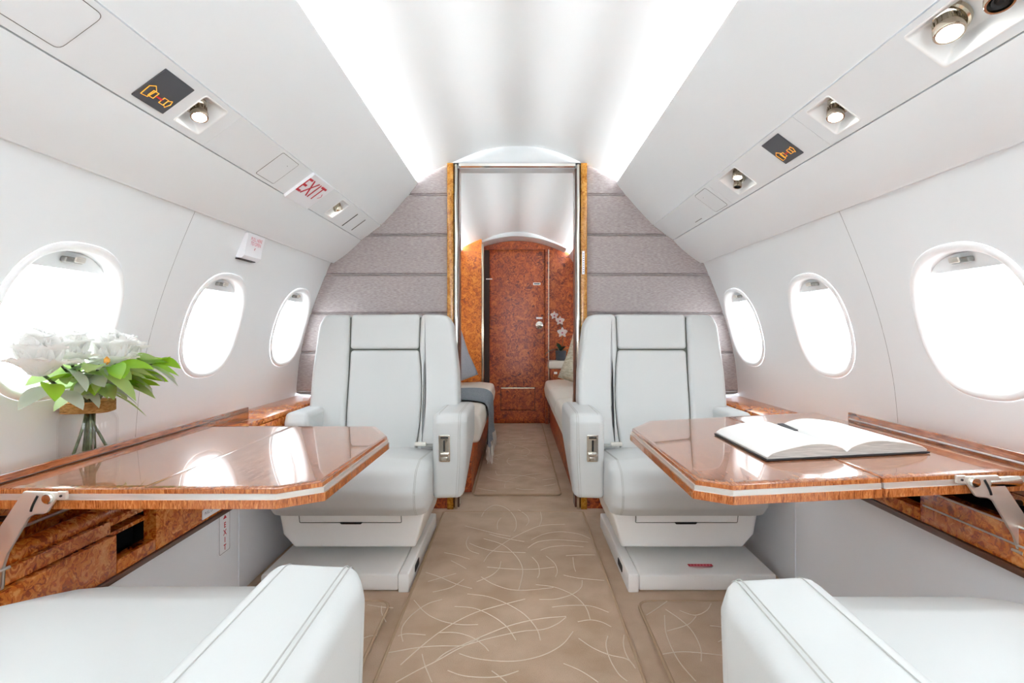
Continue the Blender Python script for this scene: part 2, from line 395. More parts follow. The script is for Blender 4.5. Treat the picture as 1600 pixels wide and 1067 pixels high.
# ------------------------------------------------------------------ light valences (trim) either side of the ceiling
WELL = {-1: [(1.21, 1.30), (2.16, 2.24)], 1: [(.70, .97), (1.21, 1.30), (1.73, 1.87)]}
def valence(name, sd, y0, y1, label, splits):
    T = empty(name, (sd*.75, y0, .35), kind='structure', label=label)
    lip, pu, pl, lo = (.495, .747), (.680, .536), (.779, .463), (.913, .350)
    def plate(a, b, th, bow=0):
        a = Vector(a); b = Vector(b); d = (b-a).normalized(); nn = Vector((-d.y, d.x))
        if nn.y < 0: nn = -nn                                     # points up and outward, into the valence
        top = [a+(b-a)*t-nn*bow*4*t*(1-t) for t in [i/8 for i in range(9)]]
        return [(sd*p.x, p.y) for p in top]+[(sd*(p+nn*th).x, (p+nn*th).y) for p in top[::-1]]
    mk('upper_panel', prism_y(plate(lip, (pu[0]-.0012, pu[1]+.0014), .012, .004), y0, y1), 'shell', T, smooth=30)
    ys = [y0]+splits+[y1]
    for a, b in zip(ys, ys[1:]):
        mb = MB(); ya = a+.0006
        PA, PB = Vector((pu[0]+.0010, pu[1]-.0008)), Vector((pl[0]-.0010, pl[1]+.0008))
        def piece(t0, t1, u, v):
            q = plate(PA.lerp(PB, t0), PA.lerp(PB, t1), .012); o = prism_y([q[0], q[8], q[9], q[17]], u, v); mb.add(o.v, o.f)
        for ha, hb in sorted(w_ for w_ in WELL[sd] if a < w_[0] < b and name in ('trim_1', 'trim_2')):
            piece(0, 1, ya, ha); piece(0, .12, ha, hb); piece(.84, 1, ha, hb); ya = hb
        piece(0, 1, ya, b-.0006)
        bm_ = mk('service_panel', mb, 'shell', T, smooth=False)
    lp = plate((pl[0]+.0008, pl[1]-.0016), lo, .012, .006)
    mk('lower_panel', prism_y(lp, y0, y1), 'shell', T, smooth=30)
    mk('lower_lip', prism_y([(sd*.913, .350), (sd*.916, .347), (sd*.938, .352), (sd*.940, .362), (sd*.92, .36)], y0, y1), 'shell', T, smooth=30)
    # backing closes the valence behind its joints
    mk('backing', prism_y([(sd*.715, .585), (sd*.815, .512), (sd*.94, .385), (sd*.99, .44), (sd*.78, .62)], y0, y1), 'shell_gap', T, smooth=False)
    # cove trough above the lip
    mk('cove_trough', prism_y([(sd*.495, .747), (sd*.503, .757), (sd*.512, .754), (sd*.545, .712), (sd*.64, .712), (sd*.64, .76), (sd*.66, .76), (sd*.66, .60), (sd*.63, .60)], y0, y1), 'shell', T, smooth=False)
    mk('lamp_strip', MB().box(*sorted((sd*.575, sd*.60)), y0+.02, y1-.02, .714, .722), 'cove_lamp', T, smooth=False)
    return T
TL = valence('trim_1', -1, Y0, YB, 'white angled light valence along the left of the main cabin', [1.347])
TR = valence('trim_2', 1, Y0, YB, 'white angled light valence along the right of the main cabin', [1.347, 1.96])
valence('trim_3', -1, YB2, YE, 'white light valence on the left of the aft cabin', [])
valence('trim_4', 1, YB2, YE, 'white light valence on the right of the aft cabin', [])

PU, PL = Vector((.680, .536)), Vector((.779, .463)); BD = (PL-PU); BLEN = BD.length; BDN = BD.normalized(); BN = Vector((-abs(BDN.y), -abs(BDN.x)))
def band(sd, t, y, d=0.0):
    """point on the service band: t 0 top..1 bottom, y along the cabin, d proud of the panel"""
    p = PU+BD*t+BN*d
    return (sd*p.x, y, p.y)
def bplate(sd, y0, y1, t0, t1, r, d0, d1, rb=.001):
    return MB().slab(rp(rect(y0, y1, t0*BLEN, t1*BLEN), r), d0, d1, rb, lambda a, b, t: band(sd, b/BLEN, a, t), seg=2)
def outline(sd, y0, y1, t0, t1, r):
    pts = rp(rect(y0, y1, t0*BLEN, t1*BLEN), r, 5)
    return MB().tube([band(sd, b/BLEN, a, .0002) for a, b in pts], .0009, 5, closed=True)
for sd, T, y0, y1, t0, t1, r in ((-1, TL, .50, .908, .10, .86, .014), (-1, TL, 1.60, 1.715, .08, .9, .006), (1, TR, 1.99, 2.11, .08, .92, .012)):
    a = mk('access_cover', bplate(sd, y0, y1, t0, t1, r, -.002, .0008), 'shell', T)
    mk('joint', outline(sd, y0, y1, t0, t1, r), 'shell_gap', a)
    mk('pin', MB().lathe([(.0016, 0), (.0016, .001)], 8, Matrix.Translation(band(sd, .3, (y0+y1)/2+.02, .001))), 'black', a)
for y, t0, t1 in ((2.385, .2, .9), (2.505, .2, .85)):
    mk('vent_slot', bplate(-1, y, y+.008, t0, t1, .001, -.001, .0008, 0), 'black' if y < 2.4 else 'shell_gap', TL)
mk('vent_slot', bplate(1, 2.25, 2.33, .84, .86, .0005, -.001, .0008, 0), 'shell_gap', TR)

# bulkheads --------------------------------------------------------
HULL = [(wall_x(z/100), z/100) for z in range(-46, 36, 3)]+[(.913, .352), (.779, .463), (.680, .536), (.497, .747), (.492, .778), (.342, .842)]
def hull_x(z):
    if z <= HULL[0][1]: return HULL[0][0] if z > -.31 else .94
    for a, b in zip(HULL, HULL[1:]):
        if a[1] <= z <= b[1]: return a[0]+(b[0]-a[0])*(z-a[1])/max(1e-6, b[1]-a[1])
    return .34
DX = .345                                                # outer edge of the door posts
BH = empty('wall_back', (0, YB, -.87), kind='structure', label='grey fabric bulkhead of stacked horizontal padded panels')
seams = [-.885, -.69, -.493, -.296, -.098, .098, .292, .49, .690, .842]
def row(mb, sd, a, b, ya, yb, inner, tuck=.012, r=.007):
    zs = [a+(b-a)*i/8 for i in range(9)]
    o = [(sd*inner, a)]+[(sd*(max(inner+.01, min(hull_x(z), .942 if z < -.31 else 9)+tuck)), z) for z in zs]+[(sd*inner, b)]
    return mb.slab(o, ya, yb, r, lambda u, v, t: (u, t, v), seg=3, r1=0)
for sd in (-1, 1):
    for a, b in zip(seams, seams[1:]):
        mk('fabric_panel', row(MB(), sd, a+.0035, b-.0035, YB-.014, YB+.03, DX, r=.010), 'bulkhead_fabric', BH)
        if b < .8:
            xo = hull_x(b)+.01 if b > -.31 else .93
            mk('piping', MB().tube([(sd*DX, YB-.008, b), (sd*xo, YB-.008, b)], .0030, 6), 'bulkhead_fabric', BH)
    mk('back_board', row(MB(), sd, -.885, .842, YB+.03, YB2-.004, DX, 0, 0), 'shell', BH, smooth=False)
hd = [(-.352, .842)]+[(-.352+.704*i/20, ceil_z(-.352+.704*i/20)+.004) for i in range(21)]+[(.352, .842)]
mk('header', MB().slab(hd, YB-.015, YB2, .003, lambda u, v, t: (u, t, v), seg=2), 'shell', BH, smooth=30)
# the doorway frame in the bulkhead
DR = empty('door_1', (0, YB, -.87), kind='structure', label='open doorway with gold burl posts and chrome edges in the bulkhead')
for sd in (-1, 1):
    pb = mk('post', MB().slab(rp(rect(sd*.316, sd*.347, YB-.035, YB2+.02), .003, 2), -.875, .842, .002, lambda a, b, t: (a, b, t), seg=2), 'burl_gold', DR)
    mk('chrome_strip', MB().slab(rp(rect(sd*.297, sd*.312, YB-.030, YB+.0), .006, 3), -.875, .838, .001, lambda a, b, t: (a, b, t), seg=2), 'chrome', DR)
    mk('inner_jamb', MB().box(*sorted((sd*.290, sd*.316)), YB+.002, YB2+.015, -.875, .838), 'dark_wood', DR, smooth=False)
    mk('foot_block', MB().box(*sorted((sd*.348, sd*.47)), YB-.018, YB-.0125, -.875, -.70), 'burl_red', DR, smooth=False)
mk('top_rail', MB().box(-.29, .29, YB-.028, YB+.0, .828, .842), 'chrome', DR, smooth=False)
mk('door_track', MB().box(-.31, .31, YB+.001, YB2+.014, .826, .842), 'shell', DR, smooth=False)
mk('instruction_strip', MB().box(.322, .334, YB-.0375, YB-.0355, .29, .405), 'sign_white', DR, smooth=False)
for i in range(9):
    mk('strip_mark', MB().box(.326, .331, YB-.0382, YB-.0375, 0.300+.011*i, .305+.011*i), 'text_grey', DR, smooth=False)

# closing walls fore and aft --------------------------------------
wf = [(-x, z) for x, z in HULL]; 
full = [(-.345, .842)]+[(x, ceil_z(x)) for x in (-.2, -.1, 0, .1, .2)]+[(.345, .842)]+[(x+.01, z) for x, z in HULL[::-1]]+[(.94, -.47), (.94, -.885), (-.94, -.885), (-.94, -.47)]+[(-x-.01, z) for x, z in HULL]
WF = empty('wall_front', (0, Y0, -.87), kind='structure', label='grey fabric partition behind the viewer with an opening added to let in fill daylight')  # unseen; its opening is added to throw fill light on seats and floor
for sd in (-1, 1):
    mk('fabric_panel', row(MB(), sd, -.885, .842, Y0-.03, Y0+.002, .31, .012, 0), 'bulkhead_fabric', WF, smooth=False)
mk('header', MB().slab(hd, Y0-.03, Y0+.002, 0, lambda u, v, t: (u, t, v)), 'shell', WF, smooth=30)
FW = empty('wall_far', (0, YE, -.87), kind='structure', label='burl wood partition at the far end of the aft cabin')
mk('board', MB().slab(full, YE, YE+.04, 0, lambda u, v, t: (u, t, v)), 'burl_red', FW, smooth=False)
# arched white soffit above the far door
so = [(x/10*.46, ceil_z(x/10*.46)+.003) for x in range(-10, 11)]+[(x/10*.46, .892-.55*(x/10*.46)**2*1.0) for x in range(10, -11, -1)]
mk('soffit', MB().slab(so, YE-.26, YE-.002, 0, lambda u, v, t: (u, t, v)), 'shell', FW, smooth=30)
# closet side panel, nearer than the door
cl = [(-.99, -.875), (-.322, -.875), (-.322, .848), (-.345, .842), (-.49, .775), (-.50, .745), (-.68, .535), (-.78, .46), (-.91, .35), (-1.0, .15)]
mk('closet_panel', MB().slab(cl, 4.92, 4.945, .001, lambda u, v, t: (u, t, v), seg=1), 'burl_lit', FW, smooth=False)
mk('closet_side', MB().box(-.33, -.3225, 4.945, YE-.001, -.875, .845), 'burl_lit', FW, smooth=False)
mk('metal_post', MB().slab(rp(rect(-.322, -.300, 4.90, 4.935), .008, 3), -.875, .80, .001, lambda a, b, t: (a, b, t), seg=2), 'nickel', FW)
mk('recess_shade', MB().box(-.318, -.268, YE-.03, YE-.001, -.875, .80), 'wall_dark', FW, smooth=False)  # dark strip standing in for the shadow in the recess beside the door
mk('wood_jamb', MB().box(.272, .30, YE-.05, YE-.001, -.875, .81), 'burl_red', FW, smooth=False)
mk('metal_strip', MB().box(.300, .306, YE-.055, YE-.001, -.875, .80), 'nickel', FW, smooth=False)
D2 = empty('door_2', (0, YE-.02, -.87), kind='structure', label='reddish burl wood door at the far end of the aisle')
mk('leaf', MB().slab(rp(rect(-.266, .270, -.868, .80), .004, 2), YE-.025, YE-.001, .002, lambda a, b, t: (a, t, b), seg=2), 'burl_red', D2)
mk('top_panel', MB().slab([(x/10*.27, .885-.55*(x/10*.27)**2) for x in range(-10, 11)]+[(.27, .806), (-.27, .806)], YE-.022, YE-.001, .001, lambda a, b, t: (a, t, b), seg=1), 'burl_red', D2, smooth=False)
mk('hatch_joint', MB().box(-.160, .175, YE-.0262, YE-.024, -.750, -.525), 'wall_dark', D2, smooth=False)
vp = mk('vent_hatch', MB().slab(rp(rect(-.155, .170, -.745, -.53), .004, 2), YE-.034, YE-.02, .004, lambda a, b, t: (a, t, b), seg=2), 'burl_red', D2)
mk('hatch_rim', MB().box(-.155, .170, YE-.037, YE-.034, -.536, -.528), 'nickel', vp, smooth=False)
kb = mk('knob_plate', MB().lathe([(.036, 0), (.036, .006), (.028, .010), (.014, .012)], 24, Matrix.Translation((.215, YE-.025, .075)) @ Matrix.Rotation(PI/2, 4, 'X')), 'chrome', D2)
mk('knob', MB().lathe([(.010, .010), (.010, .03), (.018, .034), (.018, .044), (.012, .048)], 20, Matrix.Translation((.215, YE-.025, .075)) @ Matrix.Rotation(PI/2, 4, 'X')), 'chrome', kb)
mk('door_plate', MB().box(.185, .245, YE-.029, YE-.024, .135, .152), 'sign_white', D2, smooth=False)
lt = mk('latch', MB().box(.155, .225, YE-.030, YE-.024, .462, .484), 'steel', D2, smooth=False)
mk('latch_slot', MB().box(.162, .218, YE-.032, YE-.030, .468, .478), 'black', lt, smooth=False)
mk('hinge_pin', MB().box(-.30, -.24, YE-.036, YE-.03, .515, .524), 'steel', D2, smooth=False)

# ------------------------------------------------------------------ carpets
FZ = -.876
def ribbon(mb, pts, wd, z0, h):
    pts = [Vector((p[0], p[1], 0)) for p in pts]; V = []; n = len(pts)
    for i, p in enumerate(pts):
        t = (pts[min(i+1, n-1)]-pts[max(i-1, 0)]).normalized(); q = Vector((-t.y, t.x, 0))*wd/2
        V += [(p.x-q.x, p.y-q.y, z0), (p.x-q.x*.6, p.y-q.y*.6, z0+h), (p.x+q.x*.6, p.y+q.y*.6, z0+h), (p.x+q.x, p.y+q.y, z0)]
    F = [(4*i+a, 4*i+4+a, 4*i+5+a, 4*i+1+a) for i in range(n-1) for a in range(3)]
    mb.add(V, F)
# arcs woven in the carpet, in floor coordinates (x across, y along), traced in hundredths of the picture and laid on the floor
ARCS = """240,435 290,490 360,525 440,540 515,540|360,432 300,450 240,490 195,540 185,580 193,615|415,462 500,470 580,505 640,550 680,608|470,408 560,420 650,455 720,500 770,560 785,610|718,430 600,460 500,490 400,540 300,610 180,715|895,505 780,515 650,545 500,605 380,660 330,700|130,662 250,640 350,632 450,630 560,600 700,570 800,560 860,535 895,508|345,575 420,575 490,595 540,630 562,655|435,665 500,685 600,697 700,695 800,670 880,625 925,570|160,790 250,740 340,695 420,650 520,600|385,738 450,760 540,768 620,762 690,740|575,740 610,765 640,790|275,668 285,710 305,760 318,790|885,708 950,735 1000,765 1035,790|950,600 1010,640 1080,670 1160,690 1195,730|1075,590 1068,630 1085,690 1120,750 1160,785|1145,585 1143,630 1160,680 1190,720|530,335 580,365 650,388 720,392 800,385 840,380|615,268 605,300 570,330 510,355|555,292 650,300 750,302 845,292|540,170 620,195 680,245 708,300 700,360 690,390|540,270 570,230 650,175 740,130 800,112 890,108|745,175 800,150 870,140 950,150 1000,170|750,250 775,280 780,320 770,340|810,245 845,275 858,310 848,335|730,210 770,185 840,175 920,178 990,185|785,220 830,205 900,200 970,205|765,368 850,380 930,415 980,465 1000,520|965,350 960,380 920,410 850,430 780,432|885,327 950,340 1060,350|895,243 950,240 1020,240|925,250 930,290 937,312|475,160 465,190 480,220 520,235|480,190 530,210 600,225 720,230|565,150 620,165 715,183|655,160 600,150 560,140 460,115|370,230 420,240 480,258|290,315 350,335 420,365 490,385|300,355 350,340 420,320|320,400 400,380 455,345|400,265 440,285 465,300|835,465 900,458 1000,460 1080,488|945,528 1000,520 1050,530 1090,550|170,590 210,580 290,585|530,75 550,45 590,25 640,40 675,80 680,120 670,140|600,130 600,100 615,80|690,45 725,70 735,95 722,115|785,55 790,85 780,115"""
ARCS_R = """1240,500 1280,475 1330,440|1325,475 1390,520 1440,570 1475,640 1478,700|1320,500 1325,570 1350,640 1390,710 1455,785|1310,668 1380,658 1450,660 1590,675|1455,505 1420,540 1330,568|1515,545 1560,550 1600,558|1550,615 1600,590|1385,480 1450,500 1500,480 1520,450"""
ARCS_L = """100,460 100,490 120,530|40,455 100,465 150,468|20,600 50,590 80,588"""
def arcs(mb, txt, z0):
    for a in txt.split('|'):
        pts = []
        for p in a.split():
            u, v = map(float, p.split(',')); px = 560+u*.3625; py = 780+v*.3625; Y = 850*.862/(py-520); pts.append(((px-808)*Y/850, Y, 0))
        ribbon(mb, catmull(pts, 5), .0035, z0-.0004, .0016)
def rand_arcs(mb, n, x0, x1, y0, y1, z0, seed):
    rg = random.Random(seed)
    for _ in range(n):
        cx, cy, R = rg.uniform(x0, x1), rg.uniform(y0, y1), rg.uniform(.08, .3); a0 = rg.uniform(0, 2*PI); da = rg.uniform(.5, 1.6)
        pts = [(cx+R*math.cos(a0+da*i/12), cy+R*math.sin(a0+da*i/12), 0) for i in range(13)]
        pts = [p for p in pts if x0 < p[0] < x1 and y0 < p[1] < y1]
        if len(pts) > 3: ribbon(mb, pts, .0035, z0-.0004, .0016)
def carpet(name, out, z1, label, arcf, edge=True, cat='carpet'):
    c = mk(name, MB().slab(out, FZ+.0005, z1, 0, lambda a, b, t: (a, b, t), r1=.004, seg=3), 'carpet', label=label, cat=cat)
    if edge: mk('bound_edge', MB().tube([(a, b, z1-.002) for a, b in out], .0052, 8, closed=True), 'carpet_edge', c)
    mb = MB(); arcf(mb)
    if mb.v:
        o = mk('woven_arcs', mb, 'carpet_line', c, smooth=True); o['kind'] = 'stuff'
    return c
Z1 = -.862
carpet('aisle_carpet', rp([(-.352, -1.5), (.316, -1.5), (.316, 2.62), (-.352, 2.62)], .01), Z1, 'long beige aisle carpet with pale woven arcs between the seats',
       lambda mb: (arcs(mb, ARCS, Z1), rand_arcs(mb, 60, -.34, .30, -1.4, 1.3, Z1, 3)))
carpet('side_carpet', rp([(.385, -1.5), (.90, -1.5), (.90, 1.75), (.385, 1.75)], .05), Z1, 'beige carpet inset with rounded corner under the right table',
       lambda mb: (arcs(mb, ARCS_R, Z1), rand_arcs(mb, 40, .40, .88, -1.4, 1.25, Z1, 4)))
carpet('side_carpet', rp([(-.92, -1.5), (-.405, -1.5), (-.405, 1.75), (-.92, 1.75)], .05), Z1, 'beige carpet inset with rounded corner under the left table',
       lambda mb: (arcs(mb, ARCS_L, Z1), rand_arcs(mb, 40, -.90, -.42, -1.4, 1.3, Z1, 5)))
carpet('aft_carpet', rp([(-.235, 2.92), (.235, 2.92), (.235, 5.2), (-.235, 5.2)], .03), Z1-.004, 'brown-beige carpet running between the two divans to the far door',
       lambda mb: rand_arcs(mb, 46, -.225, .225, 2.95, 4.6, Z1-.004, 6))

# ------------------------------------------------------------------ aircraft seats
def seat(name, m, label, back=0, lean=0, wside=(-.320, -.228), fwd=0, group='leather cabin seats'):
    """built at the origin facing -Y; u runs toward the aisle (m = +1: aisle at +X); v back from the cushion front; heights from the floor"""
    root = bpy.data.objects.new(name, None); C.objects.link(root); props(root, label=label, cat='seat', group=group)
    X = lambda u: m*u
    def part(n, mb, mt, parent=root, **k):
        return mk(n, mb, mt, parent, world=False, **k)
    Z = lambda z: z+H
    # floor plinth
    pl = part('base_plinth', MB().slab(rp(rect(-.29, .175, .045, .66), .006, 2), .003, .055, .002, lambda a, b, t: (X(a), b, t), seg=2, r1=.006), 'shell_plastic')
    part('side_rail', MB().slab(rp(rect(.178, .215, .035, .66), .006, 2), .0, .062, .002, lambda a, b, t: (X(a), b, t), seg=2, r1=.006), 'shell_plastic', pl)
    part('release_slot', MB().slab(rp(rect(.14, .22, .020, .045), .008, 3), .2135, .2165, 0, lambda a, b, t: (X(t), a, b)), 'black', pl, smooth=False)
    part('foot', MB().box(*sorted((X(.14), X(.21))), .06, .12, -.001, .004), 'black', pl, smooth=False)
    # tub under the cushion
    tub = [(-.272, .285), (.25, .285), (.25, .235), (.212, .100), (-.225, .100), (-.262, .15)]
    fr = lambda a, b, t: (X(a), t+max(0, (.285-b))*.22, b)
    tb = part('tub', MB().slab(rp(tub, .012, 3), .125, .62, .012, fr), 'shell_plastic')
    dw = part('drawer', MB().slab(rp(rect(-.195, .165, .200, .247), .004, 2), .122, .135, .003, fr, seg=2), 'shell_plastic', tb)
    mk('drawer_joint', MB().tube([fr(a, b, .1248) for a, b in rp(rect(-.197, .167, .198, .249), .004, 2)], .0014, 5, closed=True), 'seat_gap', tb, world=False)
    part('drawer_grip', MB().slab(rp([(-.055, .200), (.03, .200), (.022, .193), (-.047, .193)], .002, 2), .121, .126, 0, fr), 'black', tb, smooth=False)
    # seat cushion
    prof = [(.045-fwd, .255), (.005-fwd, .290, .03), (-.004-fwd, .345, .05), (.030-fwd, .408, .05), (.13-fwd, .432, .06), (.45+back*.8, .402, .05), (.52+back, .39), (.52+back, .255)]
    prof = rp(prof, .012, 5)
    def cf(a, b, t):                                     # plan corners drawn in a little at the front
        e = max(0, (.16-fwd-a)/.16); s_ = max(0, (abs(t+.005)-.13)/.145)
        return (X(t), a+.06*s_**3*min(1, e*1.3), b-.012*s_*s_)
    mb = MB(); N = 14; n = len(prof); ts = [-.278, -.276, -.268, -.255, -.235]+[-.2+.4*i/8 for i in range(9)]+[.230, .248, .260, .267, .269]
    ins = [.03, .015, .006, .001, 0]+[0]*9+[0, .001, .006, .015, .03]
    cen = (sum(p[0] for p in prof)/n, sum(p[1] for p in prof)/n)
    V = []
    for t, i_ in zip(ts, ins):
        for p in prof:
            d = Vector((cen[0]-p[0], cen[1]-p[1])); L = d.length; d /= L
            V.append(cf(p[0]+d.x*i_, p[1]+d.y*i_, t))
    F = [(i*n+j, i*n+(j+1) % n, (i+1)*n+(j+1) % n, (i+1)*n+j) for i in range(len(ts)-1) for j in range(n)]+[tuple(range(n)), tuple((len(ts)-1)*n+j for j in range(n))]
    cu = part('cushion', MB().add(V, F), 'leather')
    for tt in (.232, .236):
        part('stitching', MB().tube([cf(p[0], p[1]+.0004, tt) for p in prof[2:n-6]], .0009, 5), 'leather_seam', cu)
    # backrest: dark shell with four upholstered pads in front
    hf = .75 if lean else 1                               # reclined seats lie lower
    def bk(a, b, t): return (X(a), .45+back+t+(b+.45)*(.283+lean), H-.45+(b+.45)*hf)
    sh = [(-.285, -.46), (.29, -.46), (.318, -.30), (.312, -.15), (.28, .05), (.25, .075), (-.26, .075), (-.283, .045), (-.288, -.16)]
    part('back_shell', MB().slab(rp(sh, .03), .012, .13, .01, bk, r1=.03), 'seat_gap')
    part('back_cover', MB().slab(rp(sh, .03), .128, .15, .004, bk, r1=.012), 'shell_plastic')
    hp = [(-.153, .086, .016), (.150, .088, .016), (.153, -.064, .016), (-.145, -.064, .016)]
    part('headrest', MB().slab(rp(hp, .01), .0, .10, .012, bk, r1=.004, crown=(.03, .004)), 'leather')
    cpad = [(-.143, -.070, .016), (.153, -.070, .016), (.164, -.14), (.171, -.223), (.173, -.30), (.171, -.37), (.160, -.488, .016), (-.130, -.488, .016), (-.134, -.394), (-.138, -.30), (-.140, -.2)]
    part('back_pad', MB().slab(rp(cpad, 0), .0, .10, .012, bk, r1=.004, crown=(.03, .004)), 'leather')
    lb = [(-.158, .085, .026), (-.150, -.064), (-.144, -.2), (-.142, -.30), (-.138, -.394), (-.134, -.488, .026), (-.262, -.49, .03), (-.284, -.384), (-.294, -.315), (-.297, -.165), (-.289, .04, .06), (-.268, .083, .05), (-.23, .086)]
    part('bolster', MB().slab(rp(lb, 0), -.010, .12, .016, bk, r1=.010, hold=True), 'leather')
    rb = [(.155, .088, .026), (.157, -.066), (.168, -.14), (.175, -.223), (.177, -.30), (.175, -.37), (.164, -.488, .026), (.25, -.49, .03), (.285, -.36, .04), (.330, -.333, .026), (.331, -.28), (.325, -.165), (.294, .04, .06), (.266, .084, .05), (.23, .087)]
    part('bolster', MB().slab(rp(rb, 0), -.010, .12, .016, bk, r1=.010, hold=True), 'leather')
    # aisle armrest
    ap = rp([(.205, .258, .02), (.200, .40, .03), (.195, .545, .018), (.215, .578, .03), (.62, .572, .03), (.62, .42, .05), (.40, .31, .06)], .02, 5)
    def af(a, b, t): return (X(t-.012*max(0, (.45-b)/.2)*(1 if t > .33 else .2)), a+.03*max(0, (t-.345)/.045)**2*(1 if a < .3 else 0), b)
    ar = part('armrest', MB().slab(ap, .268, .392, .022, af, crown=(.02, .001)), 'leather')
    top = [p for p in ap if p[1] > .30 and p[0] < .63]
    def run(t, off, lo, hi):
        pts = [af(a, b, t) for a, b in ap if b > lo and not (a > .5 and b < .5)]
        return pts
    k0 = max(range(len(ap)), key=lambda i: (ap[i][0] > .5) and ap[i][1])
    order_ = [p for p in ap if (p[0] < .26) or p[1] > .55]
    order_.sort(key=lambda p: (p[1] if p[0] < .23 else 9, p[0]))
    for tt in (.364, .3705):
        part('stitching', MB().tube([af(a-.0004*(a < .22), b+.0004, tt) for a, b in order_], .0009, 5), 'leather_seam', ar)
    part('stitching', MB().tube([af(a-.0004*(a < .22), b+.0004, .292) for a, b in order_ if b > .57], .0007, 5), 'leather_seam', ar)
    ff = lambda a, b, t: (X(a), .199+t-(b-.45)*.034, b)
    ct = part('control_plate', MB().slab(rp(rect(.292, .334, .402, .502), .004, 3), -.004, .006, .002, ff, seg=2), 'chrome', ar)
    part('control_slot', MB().slab(rp(rect(.309, .316, .440, .482), .002, 2), -.0052, -.0035, 0, ff), 'black', ct, smooth=False)
    part('control_slot', MB().slab(rp(rect(.299, .327, .488, .494), .002, 2), -.0052, -.0035, 0, ff), 'black', ct, smooth=False)
    part('control_lever', MB().slab(rp(rect(.297, .330, .424, .436), .004, 3), -.014, -.004, .003, ff, seg=2), 'chrome', ct)
    part('control_lever', MB().slab(rp(rect(.304, .324, .406, .420), .003, 3), -.009, -.004, .002, ff, seg=2), 'chrome', ct)
    # window-side armrest
    wp_ = rp([(.30, .40, .02), (.29, .53, .03), (.31, .566, .02), (.62, .566, .02), (.62, .40, .02)], .02, 5)
    part('armrest', MB().slab(wp_, wside[0], wside[1], .018, lambda a, b, t: (X(t), a, b)), 'leather')
    part('armrest_bracket', MB().slab(rp(rect(.32, .56, .26, .42), .01), wside[0]+.03, wside[0]+.06, .002, lambda a, b, t: (X(t), a, b), seg=2), 'shell_plastic')
    part('armrest_bracket', MB().slab(rp(rect(.30, .58, .235, .32), .02), .247, .30, .004, lambda a, b, t: (X(t), a, b), seg=2), 'shell_plastic')
    bl = part('belt_buckle', MB().slab(rp(rect(.165, .212, .418, .433), .004, 3), .395, .415, .003, lambda a, b, t: (X(a), t, b), seg=2), 'steel')
    part('belt_webbing', MB().slab(rp(rect(.205, .25, .414, .420), .002, 2), .40, .50, 0, lambda a, b, t: (X(a), t, b)), 'leather_seam', bl, smooth=False)
    return root
def copy_tree(o, parent=None):
    c = o.copy(); C.objects.link(c); c.parent = parent
    for ch in o.children: copy_tree(ch, c)
    return c
sL = seat('cabin_seat', 1, 'pale leather seat facing us behind the left table')
sR = seat('cabin_seat', -1, 'pale leather seat facing us behind the right table with the open book')
fL = seat('cabin_seat', -1, 'foreground leather seat turned away from us at lower left', .11, .85, fwd=.12)
fR = seat('cabin_seat', 1, 'foreground leather seat turned away from us at lower right', .11, .85, (-.272, -.20), .118)
sL.location = (-.58, 1.80, -.006); sR.location = (.59, 1.80, -.006)
fL.location = (-.572, .888, .010); fL.rotation_euler = (0, 0, PI)
fR.location = (.62, .852, .010); fR.rotation_euler = (0, 0, PI)
# red caution sticker on the right seat's plinth
st = mk('warning_sticker', MB().box(.60, .685, 1.90, 1.918, -.8152, -.8146), 'sign_red', smooth=False, label='small red caution sticker on the right seat base', cat='sticker')
for i in range(7): mk('mark', MB().box(.606+.011*i, .612+.011*i, 1.905, 1.913, -.8146, -.8144), 'sign_pink', st, smooth=False)

# ------------------------------------------------------------------ side ledges with table bays
def zbox(name, sd, xa, xb, y0, y1, z0, z1, m, parent, r=.0015):
    a, b = sorted((sd*xa, sd*xb))
    return mk(name, MB().slab(rp(rect(a, b, z0, z1), r, 2), y0, y1, r, lambda u, v, t: (u, t, v), seg=2), m, parent)
LC = empty('side_ledge', (-1.0, 1.2, -.57), label='glossy burl ledge along the left wall with open table bay', cat='ledge')
zbox('ledge_top', -1, .966, 1.098, -1.5, 1.70, -.33, -.312, 'burl', LC)
zbox('ledge_top', -1, .925, 1.098, 1.702, 1.98, -.33, -.312, 'burl', LC)
zbox('ledge_top', -1, .925, 1.098, 1.982, YB-.016, -.33, -.312, 'burl', LC)
zbox('end_fascia', -1, .922, .940, 1.83, YB-.016, -.40, -.332, 'burl', LC)
zbox('end_fascia', -1, .924, .940, 1.83, YB-.016, -.569, -.402, 'dark_wood', LC)
zbox('open_lid', -1, .966, .977, .25, 1.96, -.3115, -.2665, 'lid_wood', LC, .003)
mk('lid_trim', MB().tube([(-.9655, .25, -.2815), (-.9655, 1.95, -.2815)], .0018, 6), 'dark_wood', LC)
zbox('bay_back', -1, 1.025, 1.035, .25, 1.85, -.47, -.33, 'burl', LC)
zbox('bay_end', -1, .945, 1.026, 1.80, 1.815, -.47, -.33, 'burl', LC)
zbox('bay_floor', -1, .945, 1.026, .25, 1.80, -.475, -.465, 'burl', LC)
mk('bay_strip', MB().tube([(-1.018, 1.10, -.399), (-1.018, 1.36, -.399)], .0035, 6), 'steel', LC)
mk('rolled_moulding', MB().tube([(-.972, .25, -.426), (-.972, 1.46, -.426)], .021, 16), 'burl', LC, smooth=60)
mk('latch_pin', MB().box(-.965, -.948, 1.30, 1.325, -.414, -.404), 'black', LC, smooth=False)
zbox('upper_fascia', -1, .936, .955, .25, 1.253, -.463, -.434, 'burl', LC)
zbox('lower_fascia', -1, .922, .955, .25, 1.253, -.556, -.465, 'burl', LC)
zbox('slot_sill', -1, .922, .955, 1.255, 1.388, -.556, -.525, 'burl', LC)
zbox('slot_head', -1, .936, .955, 1.255, 1.388, -.446, -.430, 'burl', LC)
